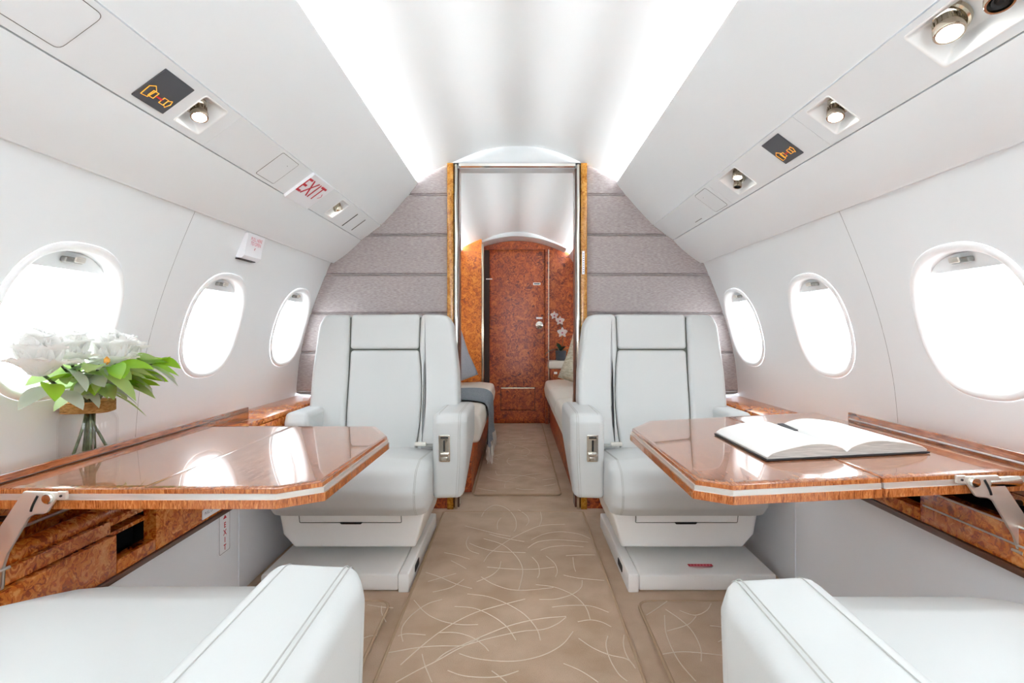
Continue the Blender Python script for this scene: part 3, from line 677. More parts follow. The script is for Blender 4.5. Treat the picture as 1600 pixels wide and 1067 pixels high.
zbox('slot_lining', -1, .985, .99, 1.2, 1.46, -.557, -.42, 'felt', LC, 0)
zbox('slot_lining', -1, .9555, .985, 1.395, 1.40, -.557, -.42, 'felt', LC, 0)
zbox('slot_lining', -1, .9555, .985, 1.2, 1.394, -.560, -.557, 'felt', LC, 0)
zbox('fascia', -1, .922, .955, 1.39, 1.826, -.556, -.42, 'burl', LC)
zbox('base_moulding', -1, .916, .955, .25, 1.826, -.569, -.557, 'dark_wood', LC)
RC = empty('side_ledge', (1.0, 1.2, -.445), label='glossy burl ledge along the right wall with black-lined table bay', cat='ledge')
zbox('ledge_top', 1, .966, 1.098, -1.5, 1.775, -.33, -.312, 'burl', RC)
zbox('ledge_top', 1, .925, 1.098, 1.777, 1.98, -.33, -.312, 'burl', RC)
zbox('ledge_top', 1, .925, 1.098, 1.982, YB-.016, -.33, -.312, 'burl', RC)
zbox('end_fascia', 1, .922, .940, 1.83, YB-.016, -.38, -.332, 'burl', RC)
zbox('end_fascia', 1, .924, .940, 1.83, YB-.016, -.444, -.382, 'burl', RC)
zbox('open_lid', 1, .966, .977, .25, 1.59, -.3115, -.231, 'lid_wood', RC, .003)
mk('lid_trim', MB().tube([(.9655, .25, -.2495), (.9655, 1.58, -.2495)], .0025, 6), 'inlay', RC)
zbox('bay_back', 1, 1.00, 1.01, .25, 1.85, -.44, -.33, 'felt', RC)
zbox('bay_floor', 1, .945, 1.0, .25, 1.80, -.434, -.428, 'felt', RC)
fp = zbox('fascia', 1, .922, .955, .25, 1.245, -.430, -.356, 'burl', RC)
mk('pinstripe', MB().tube([(.9215, .25, -.391), (.9215, 1.235, -.391)], .0022, 6), 'inlay', fp)
mk('pinstripe', MB().tube([(.9225, .25, -.3565), (.9225, 1.235, -.3565)], .0022, 6), 'inlay', fp)
zbox('slot_sill', 1, .922, .955, 1.247, 1.60, -.430, -.402, 'burl', RC)
zbox('fascia', 1, .922, .955, 1.602, 1.826, -.430, -.332, 'burl', RC)
zbox('base_moulding', 1, .916, .955, .25, 1.826, -.444, -.431, 'dark_wood', RC)

# ------------------------------------------------------------------ fold-out tables
def table(name, sd, outer, inner, z0, tilt, label):
    """outer and inner: leaf outlines (|x|, y); the surface drops by tilt per metre toward the aisle"""
    T = empty(name, (sd*.65, 1.33, z0-.04), label=label, cat='table', group='fold-out cabin tables')
    zt = lambda a: z0-(.93-a)*tilt
    def lay(o, ins, za, zb, m, nm, parent, r, grow=0):
        return mk(nm, MB().slab(o, za, zb, r, lambda a, b, t: (sd*a, b, zt(a)+t), seg=2), m, parent)
    def grow(o, g):
        n = len(o); ar = sum(p[0]*q[1]-q[0]*p[1] for p, q in zip(o, o[1:]+o[:1])); out = []
        for i in range(n):
            p0, p, p1 = Vector(o[i-1]), Vector(o[i]), Vector(o[(i+1) % n]); d0 = (p-p0).normalized(); d1 = (p1-p).normalized()
            q = Vector((d0.y+d1.y, -d0.x-d1.x)).normalized()*(1 if ar > 0 else -1); q /= max(.5, q.dot(Vector((d0.y, -d0.x))*(1 if ar > 0 else -1)))
            out.append(tuple(p+q*g))
        return out
    for o, nm in ((outer, 'outer_leaf'), (inner, 'inner_leaf')):
        lf = lay(o, 0, -.030, 0, 'veneer', nm, T, .0015)
        # edge mouldings on the free sides only: every edge but the one at the leaf joint or the ledge
        def strip(za, zb, g, m, nm2):
            og = grow(o, g); n = len(o); xs = [p[0] for p in o]
            skip = (max(xs),) if nm == 'outer_leaf' else (max(xs), min(xs))
            for i in range(n):
                p, q, P, Q = o[i], o[(i+1) % n], og[i], og[(i+1) % n]
                if any(abs(p[0]-s_) < 1e-6 and abs(q[0]-s_) < 1e-6 for s_ in skip): continue
                if abs(P[0]-max(xs)) < .03 and p[0] == max(xs): P = (p[0]-.001, P[1])
                if abs(Q[0]-max(xs)) < .03 and q[0] == max(xs): Q = (q[0]-.001, Q[1])
                if nm == 'inner_leaf':
                    if p[0] == min(xs): P = (p[0]+.001, P[1])
                    if q[0] == min(xs): Q = (q[0]+.001, Q[1])
                v = [(sd*a[0], a[1], zt(a[0])+z) for z in (za, zb) for a in (p, q, Q, P)]
                mk(nm2, MB().add(v, [(0, 1, 2, 3), (4, 5, 6, 7), (0, 1, 5, 4), (1, 2, 6, 5), (2, 3, 7, 6), (3, 0, 4, 7)]), m, lf, smooth=False)
        strip(-.011, -.002, .003, 'edge_wood', 'edge_moulding')
        strip(-.021, -.010, .006, 'inlay', 'metal_inlay')
        strip(-.036, -.020, .009, 'edge_wood', 'edge_moulding')
    return T, zt
TLt, ztL = table('folding_table', -1, [(.684, 1.655), (.435, 1.655), (.362, 1.50), (.374, 1.04), (.44, .995), (.684, .995)],
                 [(.963, 1.655), (.681, 1.655), (.681, .995), (.963, .995)], -.2835, 0, 'glossy wood fold-out table at left with no book on it')
TRt, ztR = table('folding_table', 1, [(.680, 1.755), (.43, 1.755), (.350, 1.64), (.352, 1.065), (.405, 1.02), (.680, 1.02)],
                 [(.963, 1.755), (.683, 1.755), (.683, 1.02), (.963, 1.02)], -.258, .05, 'glossy wood fold-out table at right carrying the open book')
# steel support arms at the front end of each table
def arm(T, sd, y, dz):
    q = [(.885, -.284), (.824, -.286), (.824, -.294), (.845, -.3245, .01), (.8645, -.3256, .008), (.876, -.3314, .01), (.914, -.396), (.9225, -.422), (.925, -.462), (.944, -.464), (.944, -.372)]
    a = mk('support_arm', MB().slab(rp([(p[0], p[1]+dz) + tuple(p[2:]) for p in q], .003, 3), y-.003, y+.003, .001, lambda u, v, t: (sd*u, t, v), seg=2), 'steel', T)
    M = Matrix.Translation((sd*.8405, y-.002, -.2965+dz)) @ Matrix.Rotation(PI/2, 4, 'X')
    mk('pivot_bolt', MB().lathe([(.010, 0), (.010, .004), (.008, .006), (.003, .0065)], 20, M), 'chrome', a)
    mk('guide_slot', MB().tube([(sd*(.866+.012*math.sin(t*1.3-.1)-.006), y-.0033, -.292-.028*t+dz) for t in [i/8 for i in range(9)]], .0022, 6), 'black', a)
    b = mk('mount_plate', MB().slab(rp(rect(.81, .828, -.300+dz, -.285+dz), .002, 2), y-.002, y+.005, .001, lambda u, v, t: (sd*u, t, v), seg=2), 'steel', T)
    mk('screw', MB().lathe([(.0022, 0), (.0022, .002)], 8, Matrix.Translation((sd*.818, y-.002, -.2925+dz)) @ Matrix.Rotation(PI/2, 4, 'X')), 'black', b)
    mk('gas_strut', MB().tube([(sd*.985, y+.05, -.352+dz), (sd*.905, y+.012, -.336+dz)], .0055, 10), 'black', T)
    mk('stop_pin', MB().tube([(sd*.922, y-.012, -.425+dz), (sd*.922, y+.01, -.425+dz)], .003, 8), 'steel', a)
arm(TLt, -1, .978, 0); arm(TRt, 1, 1.003, .022)
mk('hinge_barrel', MB().tube([(.870, 1.008, -.277), (.928, 1.008, -.274)], .010, 14), 'chrome', TRt, smooth=60)

# ------------------------------------------------------------------ open book on the right table
bx0, bx1, bxc, by0, by1 = .540, .885, .712, 1.175, 1.475
B = empty('open_book', (bxc, 1.32, ztR(bxc)), label='thick open book with blank white pages on the right table', cat='book')
top = lambda x: ztR(x)+.0015
for s_ in (-1, 1):
    xo = bx0 if s_ < 0 else bx1
    w_ = abs(xo-bxc)
    mk('cover', MB().slab([(0, 0), (w_+.004, 0), (w_+.004, .003), (0, .003)], by0-.004, by1+.004, 0, lambda a, b, t: (bxc+s_*a, t, top(bxc+s_*a)+b)), 'book_cover', B, smooth=False)
    up = [(w_*t, .004+.028*(math.sin(min(1, t*1.9)*PI/2)**.8)*(1-t)**.55+.008*(1-t*.6)) for t in [i/16 for i in range(17)]]
    up[0] = (0, .010)
    up[-1] = (w_, .006)
    body = [(0, .0032)]+up+[(w_, .0032)]
    pg = mk('page_block', MB().slab(body, by0, by1, 0, lambda a, b, t: (bxc+s_*a, t, top(bxc+s_*a)+b)), 'page_edge', B, smooth=30)
    V = []; F = []
    for i, (a, b) in enumerate(up):
        for y in (by0-.001, by1+.001):
            V += [(bxc+s_*a, y, top(bxc+s_*a)+b+.0004), (bxc+s_*a, y, top(bxc+s_*a)+b+.0016)]
    for i in range(16):
        o = 4*i; F += [(o+1, o+3, o+7, o+5), (o, o+2, o+6, o+4), (o, o+1, o+5, o+4), (o+2, o+3, o+7, o+6)]
    F += [(0, 1, 3, 2), (64, 65, 67, 66)]
    mk('page', MB().add(V, F), 'paper', pg, smooth=30)
mk('marker_ribbon', MB().slab(rp(rect(bxc-.012, bxc+.004, by1-.09, by1-.01), .002, 2), 0, .002, 0, lambda a, b, t: (a, b, top(a)+.020+t+(b-by1+.05)*.05)), 'book_cover', B, smooth=False)

# ------------------------------------------------------------------ vase and flowers on the left ledge
vx, vy, vz = -1.036, 1.315, -.3118
J = empty('glass_jar', (vx, vy, vz), label='clear glass jar vase wrapped with jute cord at its neck', cat='vase')
jp = [(a*.94, b) for a, b in [(.052, .0), (.060, .006), (.063, .02), (.063, .10), (.058, .113), (.050, .120), (.050, .152), (.053, .156), (.0505, .158), (.0475, .150), (.0475, .121), (.055, .111), (.0595, .099), (.0595, .02), (.055, .009), (.01, .007)]]
mk('jar', MB().lathe(jp, 40, Matrix.Translation((vx, vy, vz)), cap=True), 'jar_glass', J, smooth=50)
wr = mk('jute_wrap', MB().lathe([(.0475, .122), (.0515, .123), (.0522, .135), (.0518, .147), (.0475, .149)], 36, Matrix.Translation((vx, vy, vz)), cap=False), 'jute', J)
for i in range(7):
    mk('cord_turn', MB().tube([(vx+.0525*math.cos(2*PI*j/36), vy+.0525*math.sin(2*PI*j/36), vz+.124+.0038*i+.001*math.sin(j*.5+i)) for j in range(36)], .0021, 6, closed=True), 'jute', wr)
mk('cord_end', MB().tube([(vx+.055, vy-.01, vz+.128), (vx+.062, vy-.012, vz+.125), (vx+.067, vy-.010, vz+.131)], .0014, 5), 'jute', wr)
def petal(mb, c, az, el, ln, wd, cup, ruff, rg):
    """one cupped petal rising from c; az around, el elevation of its axis"""
    ax = Vector((math.cos(az)*math.cos(el), math.sin(az)*math.cos(el), math.sin(el))); sdv = Vector((-math.sin(az), math.cos(az), 0)); nn = sdv.cross(ax)
    V = []; nu, nv = 6, 5
    for i in range(nu+1):
        t = i/nu; half = wd*math.sin(PI*(.12+.80*t))**.7
        for j in range(nv+1):
            s_ = j/nv*2-1
            bend = cup*(math.sin(t*PI*.62)-.25*t*t)
            p = Vector(c)+ax*(ln*t*(1-.10*s_*s_*t))+sdv*half*s_+nn*(-bend*ln*.45-cup*half*.6*s_*s_*(1-.4*t))
            p += nn*ruff*ln*t*rg.uniform(-1, 1)*.06
            V.append(p)
    F = [(i*(nv+1)+j, i*(nv+1)+j+1, (i+1)*(nv+1)+j+1, (i+1)*(nv+1)+j) for i in range(nu) for j in range(nv)]
    mb.add(V, F)
def leaf(mb, p0, d, ln, wd, droop, fold=.25, roll=0):
    d = Vector(d).normalized(); sv = d.cross(Vector((0, 0, 1))).normalized(); nn = sv.cross(d)
    sv, nn = sv*math.cos(roll)+nn*math.sin(roll), nn*math.cos(roll)-sv*math.sin(roll); V = []; n = 8
    for i in range(n+1):
        t = i/n; c = Vector(p0)+d*ln*t+Vector((0, 0, -1))*droop*ln*t*t; h = wd*math.sin(PI*min(1, t*.97+.03))**.8
        for s_ in (-1, 0, 1): V.append(c+sv*h*s_+nn*abs(s_)*h*fold)
    F = [(3*i+j, 3*i+j+1, 3*i+4+j, 3*i+3+j) for i in range(n) for j in range(2)]
    mb.add(V, F)
def peony(c, R, seed, label, leaves, tiltv=(0, 0)):
    rg = random.Random(seed)
    P = empty('peony', (vx, vy, vz+.02), label=label, cat='flower', group='white peonies in the jar')
    base = Vector(c)-Vector((0, 0, R*.55)); foot = Vector((vx+rg.uniform(-.03, .03), vy+rg.uniform(-.035, .035), vz+.018)); mid = Vector((vx+(c[0]-vx)*.1, vy+(c[1]-vy)*.12, vz+.13))
    st = mk('stem', MB().tube(catmull([foot, mid, base+Vector((0, 0, .01))], 8), .0034, 7), 'stem', P)
    for layer, (cnt, el, ln, wd, cup) in enumerate(((5, 1.40, .95, .42, .6), (6, 1.18, 1.1, .52, .75), (7, .92, 1.22, .58, .8), (8, .62, 1.24, .58, .75), (7, .25, 1.15, .52, .5))):
        for k in range(cnt):
            mb = MB(); petal(mb, base+Vector((0, 0, R*(.42, .26, .12, .03, 0)[layer])), 2*PI*k/cnt+layer*.5+rg.uniform(-.2, .2), el+rg.uniform(-.1, .1), ln*R*rg.uniform(.92, 1.06), wd*R, cup, 1, rg)
            mk('petal', mb, 'petal', P, smooth=170)
    for (dx, dy, dz, ln, wd, dr, m, fr) in leaves:
        mb = MB(); p = Vector(foot).lerp(mid, 1).lerp(base, fr); leaf(mb, p, (dx, dy, dz), ln, wd, dr, roll=rg.uniform(-.5, .5)); mk('leaf', mb, m, st)
    return P
G, SG, MD = 'leaf_green', 'leaf_sage', 'leaf_mid'
peony((-.965, 1.285, -.050), .072, 1, 'large white peony at the front centre of the bouquet', [(.5, -1, .1, .10, .022, .4, G, .8), (.3, 1, .1, .10, .02, .5, G, .75), (1, .3, .0, .08, .02, .6, SG, .55), (.8, -.6, .2, .09, .018, .5, MD, .6)])
peony((-.965, 1.10, -.050), .070, 2, 'white peony at the left end of the bouquet', [(.2, -1, 0, .11, .020, .3, SG, .7), (.6, -.6, .1, .10, .02, .4, G, .8), (.1, 1, .2, .07, .014, .2, G, .9), (.9, -.4, -.1, .09, .018, .3, SG, .6)])
peony((-.990, 1.375, -.055), .060, 3, 'white peony at the right end of the bouquet', [(.3, 1, 0, .10, .026, .5, SG, .7), (.7, .5, .2, .08, .018, .5, G, .85), (.9, .1, .0, .10, .022, .4, MD, .6)])
peony((-.985, 1.20, -.040), .058, 4, 'white peony at the back of the bouquet', [(1, -.2, .3, .08, .016, .3, MD, .8), (.9, .4, .1, .09, .02, .4, SG, .7)])
def sprig(seed, d, n, m, label):
    rg = random.Random(seed); P = empty('leaf_sprig', (vx, vy, vz+.02), label=label, cat='foliage', group='leaf sprigs in the jar')
    foot = Vector((vx+rg.uniform(-.03, .03), vy+rg.uniform(-.03, .03), vz+.016)); mid = Vector((vx+d[0]*.03, vy+d[1]*.03, vz+.162)); tip = mid+Vector((d[0], d[1], 0))*.12+Vector((0, 0, .078))
    path = catmull([foot, mid, tip], 8); mk('stem', MB().tube(path, .0028, 6), 'stem', P)
    for i in range(n):
        t = .62+.38*i/(n-1); p = path[int(t*(len(path)-1))]; a = rg.uniform(-1.3, 1.3); dv = Vector((d[0], d[1], 0)); dv = Matrix.Rotation(a, 3, 'Z') @ dv
        mb = MB(); leaf(mb, p, dv+Vector((0, 0, rg.uniform(-.2, .4))), rg.uniform(.07, .11), rg.uniform(.016, .026), rg.uniform(.1, .5), roll=rg.uniform(-.7, .7)); mk('leaf', mb, m if rg.random() < .75 else MD, P)
    return P
sprig(11, (.35, -.93), 8, SG, 'sage-grey leaf sprig leaning left out of the jar')
sprig(12, (.34, .60), 7, SG, 'sage-grey leaf sprig leaning right out of the jar')
sprig(13, (.80, -.5), 8, G, 'bright green leaf sprig at the front left of the jar')
sprig(14, (.80, .45), 8, G, 'bright green leaf sprig at the front right of the jar')
sprig(16, (.75, -.75), 9, SG, 'sage-grey leaf sprig low at the front left of the bouquet')
sprig(17, (.55, .30), 9, MD, 'pale green leaf sprig low at the front right of the bouquet')
sprig(18, (.25, -.55), 9, MD, 'pale green leaf sprig under the left peony')
bp = sprig(15, (.5, -.15), 6, MD, 'pale green leaf sprig with an orange bud in mid-bouquet')
mk('bud', MB().lathe([(.001, -.008), (.006, -.003), (.006, .004), (.001, .010)], 10, Matrix.Translation((-.905, 1.20, -.062))), 'bud', bp)

# ------------------------------------------------------------------ signs and lamps in the valences
def belt_sign(sd, y0, y1, t0, t1, flip, label):
    s_ = mk('belt_sign', bplate(sd, y0, y1, t0, t1, .002, .0, .003), 'sign_grey', label=label, cat='sign', group='seat belt signs')
    L = (y1-y0); W_ = (t1-t0)*BLEN; yb = (y0+y1)/2; dirn = 1 if flip else -1
    def f(a, b, d=.0036): return band(sd, t1-.30*(t1-t0)-b/BLEN*1.0, yb+dirn*a, d)
    def tb(n, pts, r, m, closed=False): mk(n, MB().tube([f(a*L, b*W_) for a, b in pts], r, 5, closed=closed), m, s_)
    tb('buckle_mark', [(-.08, -.08), (-.24, -.08), (-.24, .10), (-.08, .10)], .0011, 'amber', True)
    tb('buckle_mark', [(-.22, -.12), (-.40, -.14), (-.42, .14), (-.30, .22), (-.18, .12)], .0010, 'amber', True)
    tb('tongue_mark', [(.12, -.09), (.26, -.09), (.26, .09), (.12, .09)], .0011, 'amber', True)
    tb('tongue_mark', [(.26, .06), (.36, .12), (.40, .02), (.34, -.12), (.26, -.06)], .0009, 'amber', True)
    tb('strap_mark', [(-.08, .01), (.12, .01)], .0022, 'sign_red')
    return s_
belt_sign(-1, 1.077, 1.172, .16, .86, True, 'grey seat belt sign in the left valence')
belt_sign(1, 1.439, 1.534, .10, .80, False, 'grey seat belt sign in the right valence')
def lamp(sd, y, t, label, aim=(0, -.45, -1), hy=.045, ht=(.12, .84), R=.019, gasper=False, housing=True, hrange=None, lamp_on=True):
    nb = Vector((sd*BN.x, 0, BN.y))
    c = Vector(band(sd, t, y, 0))
    Lp = empty('reading_lamp' if lamp_on else 'air_nozzle', tuple(c), label=label, cat='lamp' if lamp_on else 'air vent', group='reading lamps' if lamp_on else 'air nozzles')
    if housing:                                         # flared square well
        y0, y1 = hrange or (y-hy, y+hy); n = 0
        o = rp(rect(y0, y1, ht[0]*BLEN, ht[1]*BLEN), .007, 3)
        rings = []; cy, cb = (y0+y1)/2, (ht[0]+ht[1])/2*BLEN
        for sc, d in ((1.06, .0001), (1.05, .0014), (1.0, .0016), (.97, .0006), (.94, -.003), (.62, -.034), (.58, -.036)):
            rings.append([band(sd, (cb+(b-cb)*sc)/BLEN, cy+(a-cy)*(sc if not hrange else 1-(1-sc)*.45), d) for a, b in o])
        k = len(o); F = [(i*k+j, i*k+(j+1) % k, (i+1)*k+(j+1) % k, (i+1)*k+j) for i in range(len(rings)-1) for j in range(k)]+[tuple((len(rings)-1)*k+j for j in range(k))]
        mk('housing', MB().add([p for r_ in rings for p in r_], F), 'shell_plastic', Lp)
    q = nb.to_track_quat('Z', 'Y').to_matrix().to_4x4()
    M = Matrix.Translation(c-nb*.034) @ q
    mk('socket_ring', MB().lathe([(R*1.25, 0), (R*1.28, .008), (R*1.15, .011), (R*.9, .010), (R*.85, .002)], 28, M, cap=False), 'nickel', Lp)
    av = Vector((aim[0], aim[1], aim[2])).normalized(); qa = av.to_track_quat('Z', 'Y').to_matrix().to_4x4()
    M2 = Matrix.Translation(c-nb*.016) @ qa
    hd_ = mk('lamp_head', MB().lathe([(R*.55, -.012), (R*.82, -.006), (R*.85, .008), (R*.97, .011), (R*1.0, .022), (R*.95, .0245), (R*.80, .0245), (R*.78, .020)], 28, M2, cap=False), 'nickel', Lp)
    for j in range(16):
        a = 2*PI*j/16
        pts = [M2 @ Vector((R*.875*math.cos(a), R*.875*math.sin(a), z)) for z in (-.004, .008)]
        mk('knurl', MB().tube(pts, R*.045, 4), 'nickel', hd_)
    if lamp_on:
        mk('lens', MB().lathe([(R*.80, .0205), (R*.6, .0225), (R*.2, .0235)], 24, M2), 'lamp_lens', hd_)
    else:
        mk('nozzle_core', MB().lathe([(R*.80, .016), (R*.78, .020), (R*.60, .017), (R*.55, .021), (R*.35, .019), (R*.25, .023), (R*.1, .023)], 20, M2), 'black', hd_)
    return Lp
lamp(-1, 1.255, .45, 'lit reading lamp beside the left seat belt sign', (.25, -.35, -1))
lamp(-1, 2.20, .42, 'swivelled reading lamp just past the red EXIT sign', (.25, .5, -1), R=.018, lamp_on=True)
lamp(1, 1.255, .45, 'lit reading lamp in the right valence nearer than the belt sign', (-.2, -.35, -1))
lamp(1, 1.775, .30, 'lit reading lamp sharing a well with an air nozzle, far right valence', (-.1, -.3, -1), R=.016, hrange=(1.73, 1.87))
lamp(1, 1.825, .52, 'small chrome air nozzle beside the farthest right reading lamp', (-.2, -.25, -1), R=.014, housing=False, lamp_on=False)
lamp(1, .917, .36, 'large lit reading lamp at the top right corner', (-.1, -.35, -1), R=.0235, hrange=(.70, .97), ht=(.12, .84))
lamp(1, .826, .42, 'chrome air nozzle at the very top right edge', (-.2, -.35, -1), R=.020, housing=False, lamp_on=False)
# EXIT sign wedge
EX = empty('exit_sign', band(-1, .5, 1.90, 0), label='white wedge sign with red EXIT lettering in the left valence', cat='sign')
def exf(y, t, d): return band(-1, t, y, d)
yA, yB_ = 1.815, 2.015
V = [exf(yA, .0, 0), exf(yA, 1.02, 0), exf(yB_, .0, 0), exf(yB_, 1.02, 0), exf(yA, .0, .010), exf(yA, 1.02, .010), exf(yB_, .0, .004), exf(yB_, 1.02, .004)]
mk('sign_body', MB().add(V, [(0, 1, 3, 2), (4, 5, 7, 6), (0, 1, 5, 4), (2, 3, 7, 6), (0, 2, 6, 4), (1, 3, 7, 5)]), 'sign_white', EX, smooth=False)
textmesh('lettering', 'EXIT', .092, 'sign_red', EX, lambda a, b: exf(1.895+a*.92, .44-b/BLEN, .0108-(1.895+a*.92-yA)/.2*.006), bold=.0004)
textmesh('arrow_mark', '>', .06, 'sign_pink', EX, lambda a, b: exf(1.995+a*.5, .48-b/BLEN, .0108-(1.995+a*.5-yA)/.2*.006))
# emergency handle cover under the valence
def wl(y, z, d): return (-(wall_x(z)-d), y, z)
EH = empty('emergency_handle_cover', wl(1.93, .26, 0), label='white emergency handle cover with faint red print under the left valence', cat='cover')
sec = [(.262, .0), (.258, .020), (.268, .028), (.30, .020), (.345, .012), (.345, 0)]
V = [wl(y, z, d) for y in (1.87, 1.99) for z, d in sec]; k = len(sec)
mk('cover_body', MB().add(V, [(i, (i+1) % k, k+(i+1) % k, k+i) for i in range(k)]+[tuple(range(k)), tuple(range(k, 2*k))]), 'sign_white', EH, smooth=False)
mk('finger_gap', MB().box(-.975, -.955, 1.872, 1.985, .2555, .2585), 'black', EH, smooth=False)
for i, (tx, zz) in enumerate((('PULL HERE', .327), ('TO OPEN', .312))):
    textmesh('lettering', tx, .017, 'sign_pink', EH, lambda a, b, zz=zz: wl(1.93+a, zz+b, .0225-(zz+b-.30)*.18))
textmesh('lettering', 'v', .02, 'sign_red', EH, lambda a, b: wl(1.93+a, .297+b, .0235))
# EXIT label on the lower wall
EL = mk('exit_label', MB().slab(rp(rect(1.700, 1.768, -.702, -.572), .008, 4), .9325, .9345, 0, lambda a, b, t: (-t, a, b)), 'sign_white', smooth=False, label='upright white label with red EXIT letters on the grey lower wall', cat='label')
for i, ch in enumerate('EXIT'):
    textmesh('lettering', ch, .024, 'sign_red', EL, lambda a, b, i=i: (-.9318, 1.735+a, -.613-.0235*i+b), bold=.0006)
mk('arrow_mark', MB().add([(-.9318, 1.735, -.580), (-.9318, 1.724, -.592), (-.9318, 1.746, -.592)], [(0, 1, 2)]), 'sign_red', EL, smooth=False)
mk('rim_line', MB().tube([(-.9322, a, b) for a, b in rp(rect(1.7035, 1.7645, -.6985, -.5755), .006, 4)], .0006, 4, closed=True), 'text_grey', EL)
SL = mk('small_label', MB().slab(rp(rect(1.590, 1.715, -.548, -.520), .002, 2), .9195, .9215, 0, lambda a, b, t: (-t, a, b)), 'sign_white', smooth=False, label='small white printed label on the left burl fascia', cat='label')
textmesh('lettering', 'PULL UP TO OPEN', .0125, 'text_grey', SL, lambda a, b: (-.9190, 1.652+a, -.533+b))

# ------------------------------------------------------------------ aft cabin: divans, cushions, throw, orchid
def divan(name, sd, y0, y1, xf, label, xb, armrests):
    D = empty(name, (sd*(xf+.3), (y0+y1)/2, -.87), label=label, cat='sofa')
    zbox('plinth', sd, xf+.045, xb, y0+.03, y1, -.872, -.60, 'burl_red', D)
    n = 3; L = (y1-y0)/n
    for i in range(n):
        a, b = y0+i*L+.003, y0+(i+1)*L-.003
        o = rp([(xf, -.60, .03), (xf-.012, -.52, .04), (xf, -.445, .04), (xf+.12, -.432, .05), (xb-.1, -.45, .02), (xb-.1, -.60, .02)], .02, 5)
        mk('seat_cushion', MB().slab(o, a, b, .022, lambda u, v, t: (sd*u, t, v)), 'divan_leather', D)
        o = rp([(xb-.24, -.44, .03), (xb-.20, -.10, .05), (xb-.10, -.08, .04), (xb-.02, -.44, .02)], .02, 5)
        mk('back_cushion', MB().slab(o, a, b, .022, lambda u, v, t: (sd*u, t, v)), 'divan_leather', D)
    for (a, b, z1) in armrests:
        o = rp([(xf+.03, z1-.075, .02), (xf+.03, z1, .03), (xb, z1, .01), (xb, z1-.075, .01)], .02, 5)
        mk('arm_shelf', MB().slab(o, a, b, .015, lambda u, v, t: (sd*u, t, v)), 'divan_leather', D)
        zbox('arm_panel', sd, xf+.05, xb, a+.01, b-.01, -.60, z1-.076, 'burl_red', D)
    return D
DRt = divan('divan', 1, 2.95, 5.08, .262, 'cream leather divan on the right of the aft cabin', .97, ((5.09, 5.27, -.262),))
zbox('outlet', 1, .345, .375, 5.083, 5.095, -.385, -.365, 'steel', DRt)
zbox('placard', 1, .3045, .3065, 3.00, 3.10, -.84, -.70, 'sign_white', DRt, .0)
mk('end_bolster', MB().lathe([(.001, 0), (.04, .004), (.052, .02), (.052, .16), (.04, .176), (.001, .18)], 20, Matrix.Translation((.30, 2.97, -.375)) @ Matrix.Rotation(PI/2, 4, 'Y')), 'divan_leather', DRt)
DLf = divan('divan', -1, 2.95, 4.82, .205, 'cream leather divan on the left of the aft cabin under the grey throw', .97, ())
def pillow(name, c, w_, h_, th, rz, lean, roll, m, label):
    mb = MB(); n = 16; V = []
    R = Matrix.Translation(c) @ Matrix.Rotation(rz, 4, 'Z') @ Matrix.Rotation(lean, 4, 'X') @ Matrix.Rotation(roll, 4, 'Y')
    for s_ in (1, -1):
        for i in range(n+1):
            for j in range(n+1):
                a, b = i/n*2-1, j/n*2-1; e = max(0, (1-a**4)*(1-b**4))**.45
                k = 1-.07*(1-abs(a*b))*(max(abs(a), abs(b)))**3
                V.append(R @ Vector((a*w_/2*k, s_*th/2*e, b*h_/2*k)))
    N2 = (n+1)*(n+1)
    for s_ in (0, 1):
        for i in range(n):
            for j in range(n):
                mb.f.append(tuple(s_*N2+q for q in (i*(n+1)+j, (i+1)*(n+1)+j, (i+1)*(n+1)+j+1, i*(n+1)+j+1)))
    mb.v = [tuple(p) for p in V]
    P = empty(name, (c[0], c[1], c[2]-h_/2), label=label, cat='cushion', group='scatter cushions')
    o = mk('cover', mb, m, P, smooth=80); weld(o)
    edge = [R @ Vector((a*w_/2, 0, b*h_/2)) for a, b in ([(i/8-1, -1+.07*(1-abs(i/8-1))) for i in range(16)]+[(1-.07*(1-abs(i/8-1)), i/8-1) for i in range(16)]+[(1-i/8, 1-.07*(1-abs(1-i/8))) for i in range(16)]+[(-1+.07*(1-abs(1-i/8)), 1-i/8) for i in range(16)])]
    mk('piping', MB().tube(edge, .004, 6, closed=True), m, P)
    return P
pillow('scatter_cushion', (-.565, 4.52, -.235), .40, .40, .14, .5, -.10, -.36, 'cushion_grey', 'grey scatter cushion on the left divan')
pillow('scatter_cushion', (.575, 4.45, -.235), .40, .42, .14, -.5, -.10, .32, 'cushion_olive', 'olive and cream patterned scatter cushion on the right divan')
# throw over the left divan's edge
TH = empty('throw_blanket', (-.3, 4.0, -.62), label='grey woven throw with cream fringe over the left divan', cat='blanket')
path = [(-.70, -.436), (-.50, -.424), (-.34, -.420), (-.235, -.428), (-.188, -.462), (-.178, -.54), (-.182, -.66), (-.180, -.72)]
path = catmull([(p[0], p[1], 0) for p in path], 5); V = []; ny = 38; k = len(path)
for i, p in enumerate(path):
    for j in range(ny+1):
        s_ = j/ny; hang = max(0, i/(k-1)-.55)/.45
        V.append((p[0]+hang*(.012*math.sin(s_*19)+.008*math.sin(s_*43)), 3.40+.74*s_+.05*hang*(s_-.5)+.18*(i/(k-1))*(1-s_)*.3, p[1]-hang*.02*math.sin(s_*4)+.003*math.sin(s_*30+i*.3)))
F = [(i*(ny+1)+j, i*(ny+1)+j+1, (i+1)*(ny+1)+j+1, (i+1)*(ny+1)+j) for i in range(k-1) for j in range(ny)]
cl_ = MB().add(V, F); n0 = len(cl_.v)
cl_.add([(x-.003*(0 if z > -.44 else 1), y, z-.0035*(1 if z > -.44 else 0)) for x, y, z in V], F)
mk('cloth', cl_, 'throw_grey', TH, smooth=80)
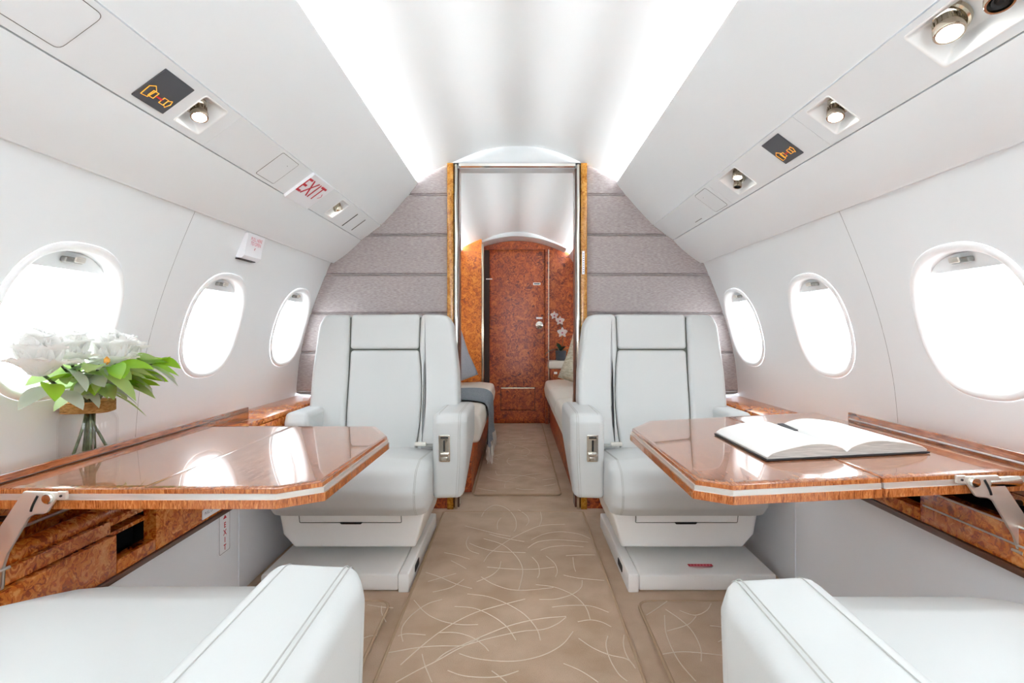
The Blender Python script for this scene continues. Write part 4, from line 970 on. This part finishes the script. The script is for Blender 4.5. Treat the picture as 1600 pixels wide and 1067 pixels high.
rg = random.Random(5); fr = MB()
for j in range(ny*2+1):
    b = V[(k-1)*(ny+1)+min(ny, j//2)]; y = b[1]+(j % 2)*.009
    fr.tube([(b[0], y, b[2]+.004), (b[0]+rg.uniform(-.006, .008), y+rg.uniform(-.008, .008), b[2]-.05), (b[0]+rg.uniform(-.008, .010), y+rg.uniform(-.012, .012), b[2]-.105)], [.0042, .0042, .002], 5)
o = mk('fringe', fr, 'fringe', TH); o['kind'] = 'stuff'
# orchid in a grey pot on the arm shelf
ox, oy, oz = .415, 5.16, -.2615
O = empty('potted_orchid', (ox, oy, oz), label='white orchid in a dark grey pot on the far shelf', cat='plant')
mk('pot', MB().lathe([(.034, 0), (.046, .004), (.052, .085), (.054, .092), (.049, .094), (.045, .085), (.01, .08)], 28, Matrix.Translation((ox, oy, oz))), 'pot_grey', O)
for i, (a, ln, dr, el) in enumerate(((.3, .17, .5, .5), (1.9, .15, .5, .6), (3.4, .20, .7, .5), (4.6, .13, .4, .7), (5.4, .16, .5, .9), (2.7, .12, .3, 1.0), (4.0, .14, .3, 1.1))):
    mb = MB(); leaf(mb, (ox, oy, oz+.085), (math.cos(a)*math.cos(el), math.sin(a)*math.cos(el), math.sin(el)), ln, .022, dr); mk('leaf', mb, 'leaf_dark', O)
stp = catmull([(ox, oy, oz+.08), (ox+.02, oy-.01, oz+.22), (ox-.01, oy-.02, oz+.36), (ox-.07, oy-.03, oz+.43)], 6)
mk('flower_stem', MB().tube(stp, .0025, 6), 'leaf_dark', O)
for (fx, fz, R_) in ((-.065, .425, .040), (-.012, .375, .046), (.01, .265, .052)):
    c = Vector((ox+fx, oy-.035, oz+fz)); bl = None
    for kx in range(5):
        a = PI/2+2*PI*kx/5; dv = Vector((math.cos(a), -.25, math.sin(a))).normalized(); sv = Vector((0, -1, 0)).cross(dv).normalized(); mb = MB(); VV = []
        for i in range(7):
            t = i/6; hh = R_*(.42 if kx in (1, 4) else .28)*math.sin(PI*(.1+.85*t))
            for s_ in (-1, 0, 1): VV.append(c+dv*R_*t+sv*hh*s_+Vector((0, -.004*abs(s_), 0)))
        mb.add(VV, [(3*i+j, 3*i+j+1, 3*i+4+j, 3*i+3+j) for i in range(6) for j in range(2)])
        mk('petal', mb, 'petal', O)
    mk('lip', MB().lathe([(.001, -.006), (.007, -.002), (.008, .004), (.002, .009)], 10, Matrix.Translation(c+Vector((0, -.008, -.004)))), 'orchid_pink', O)
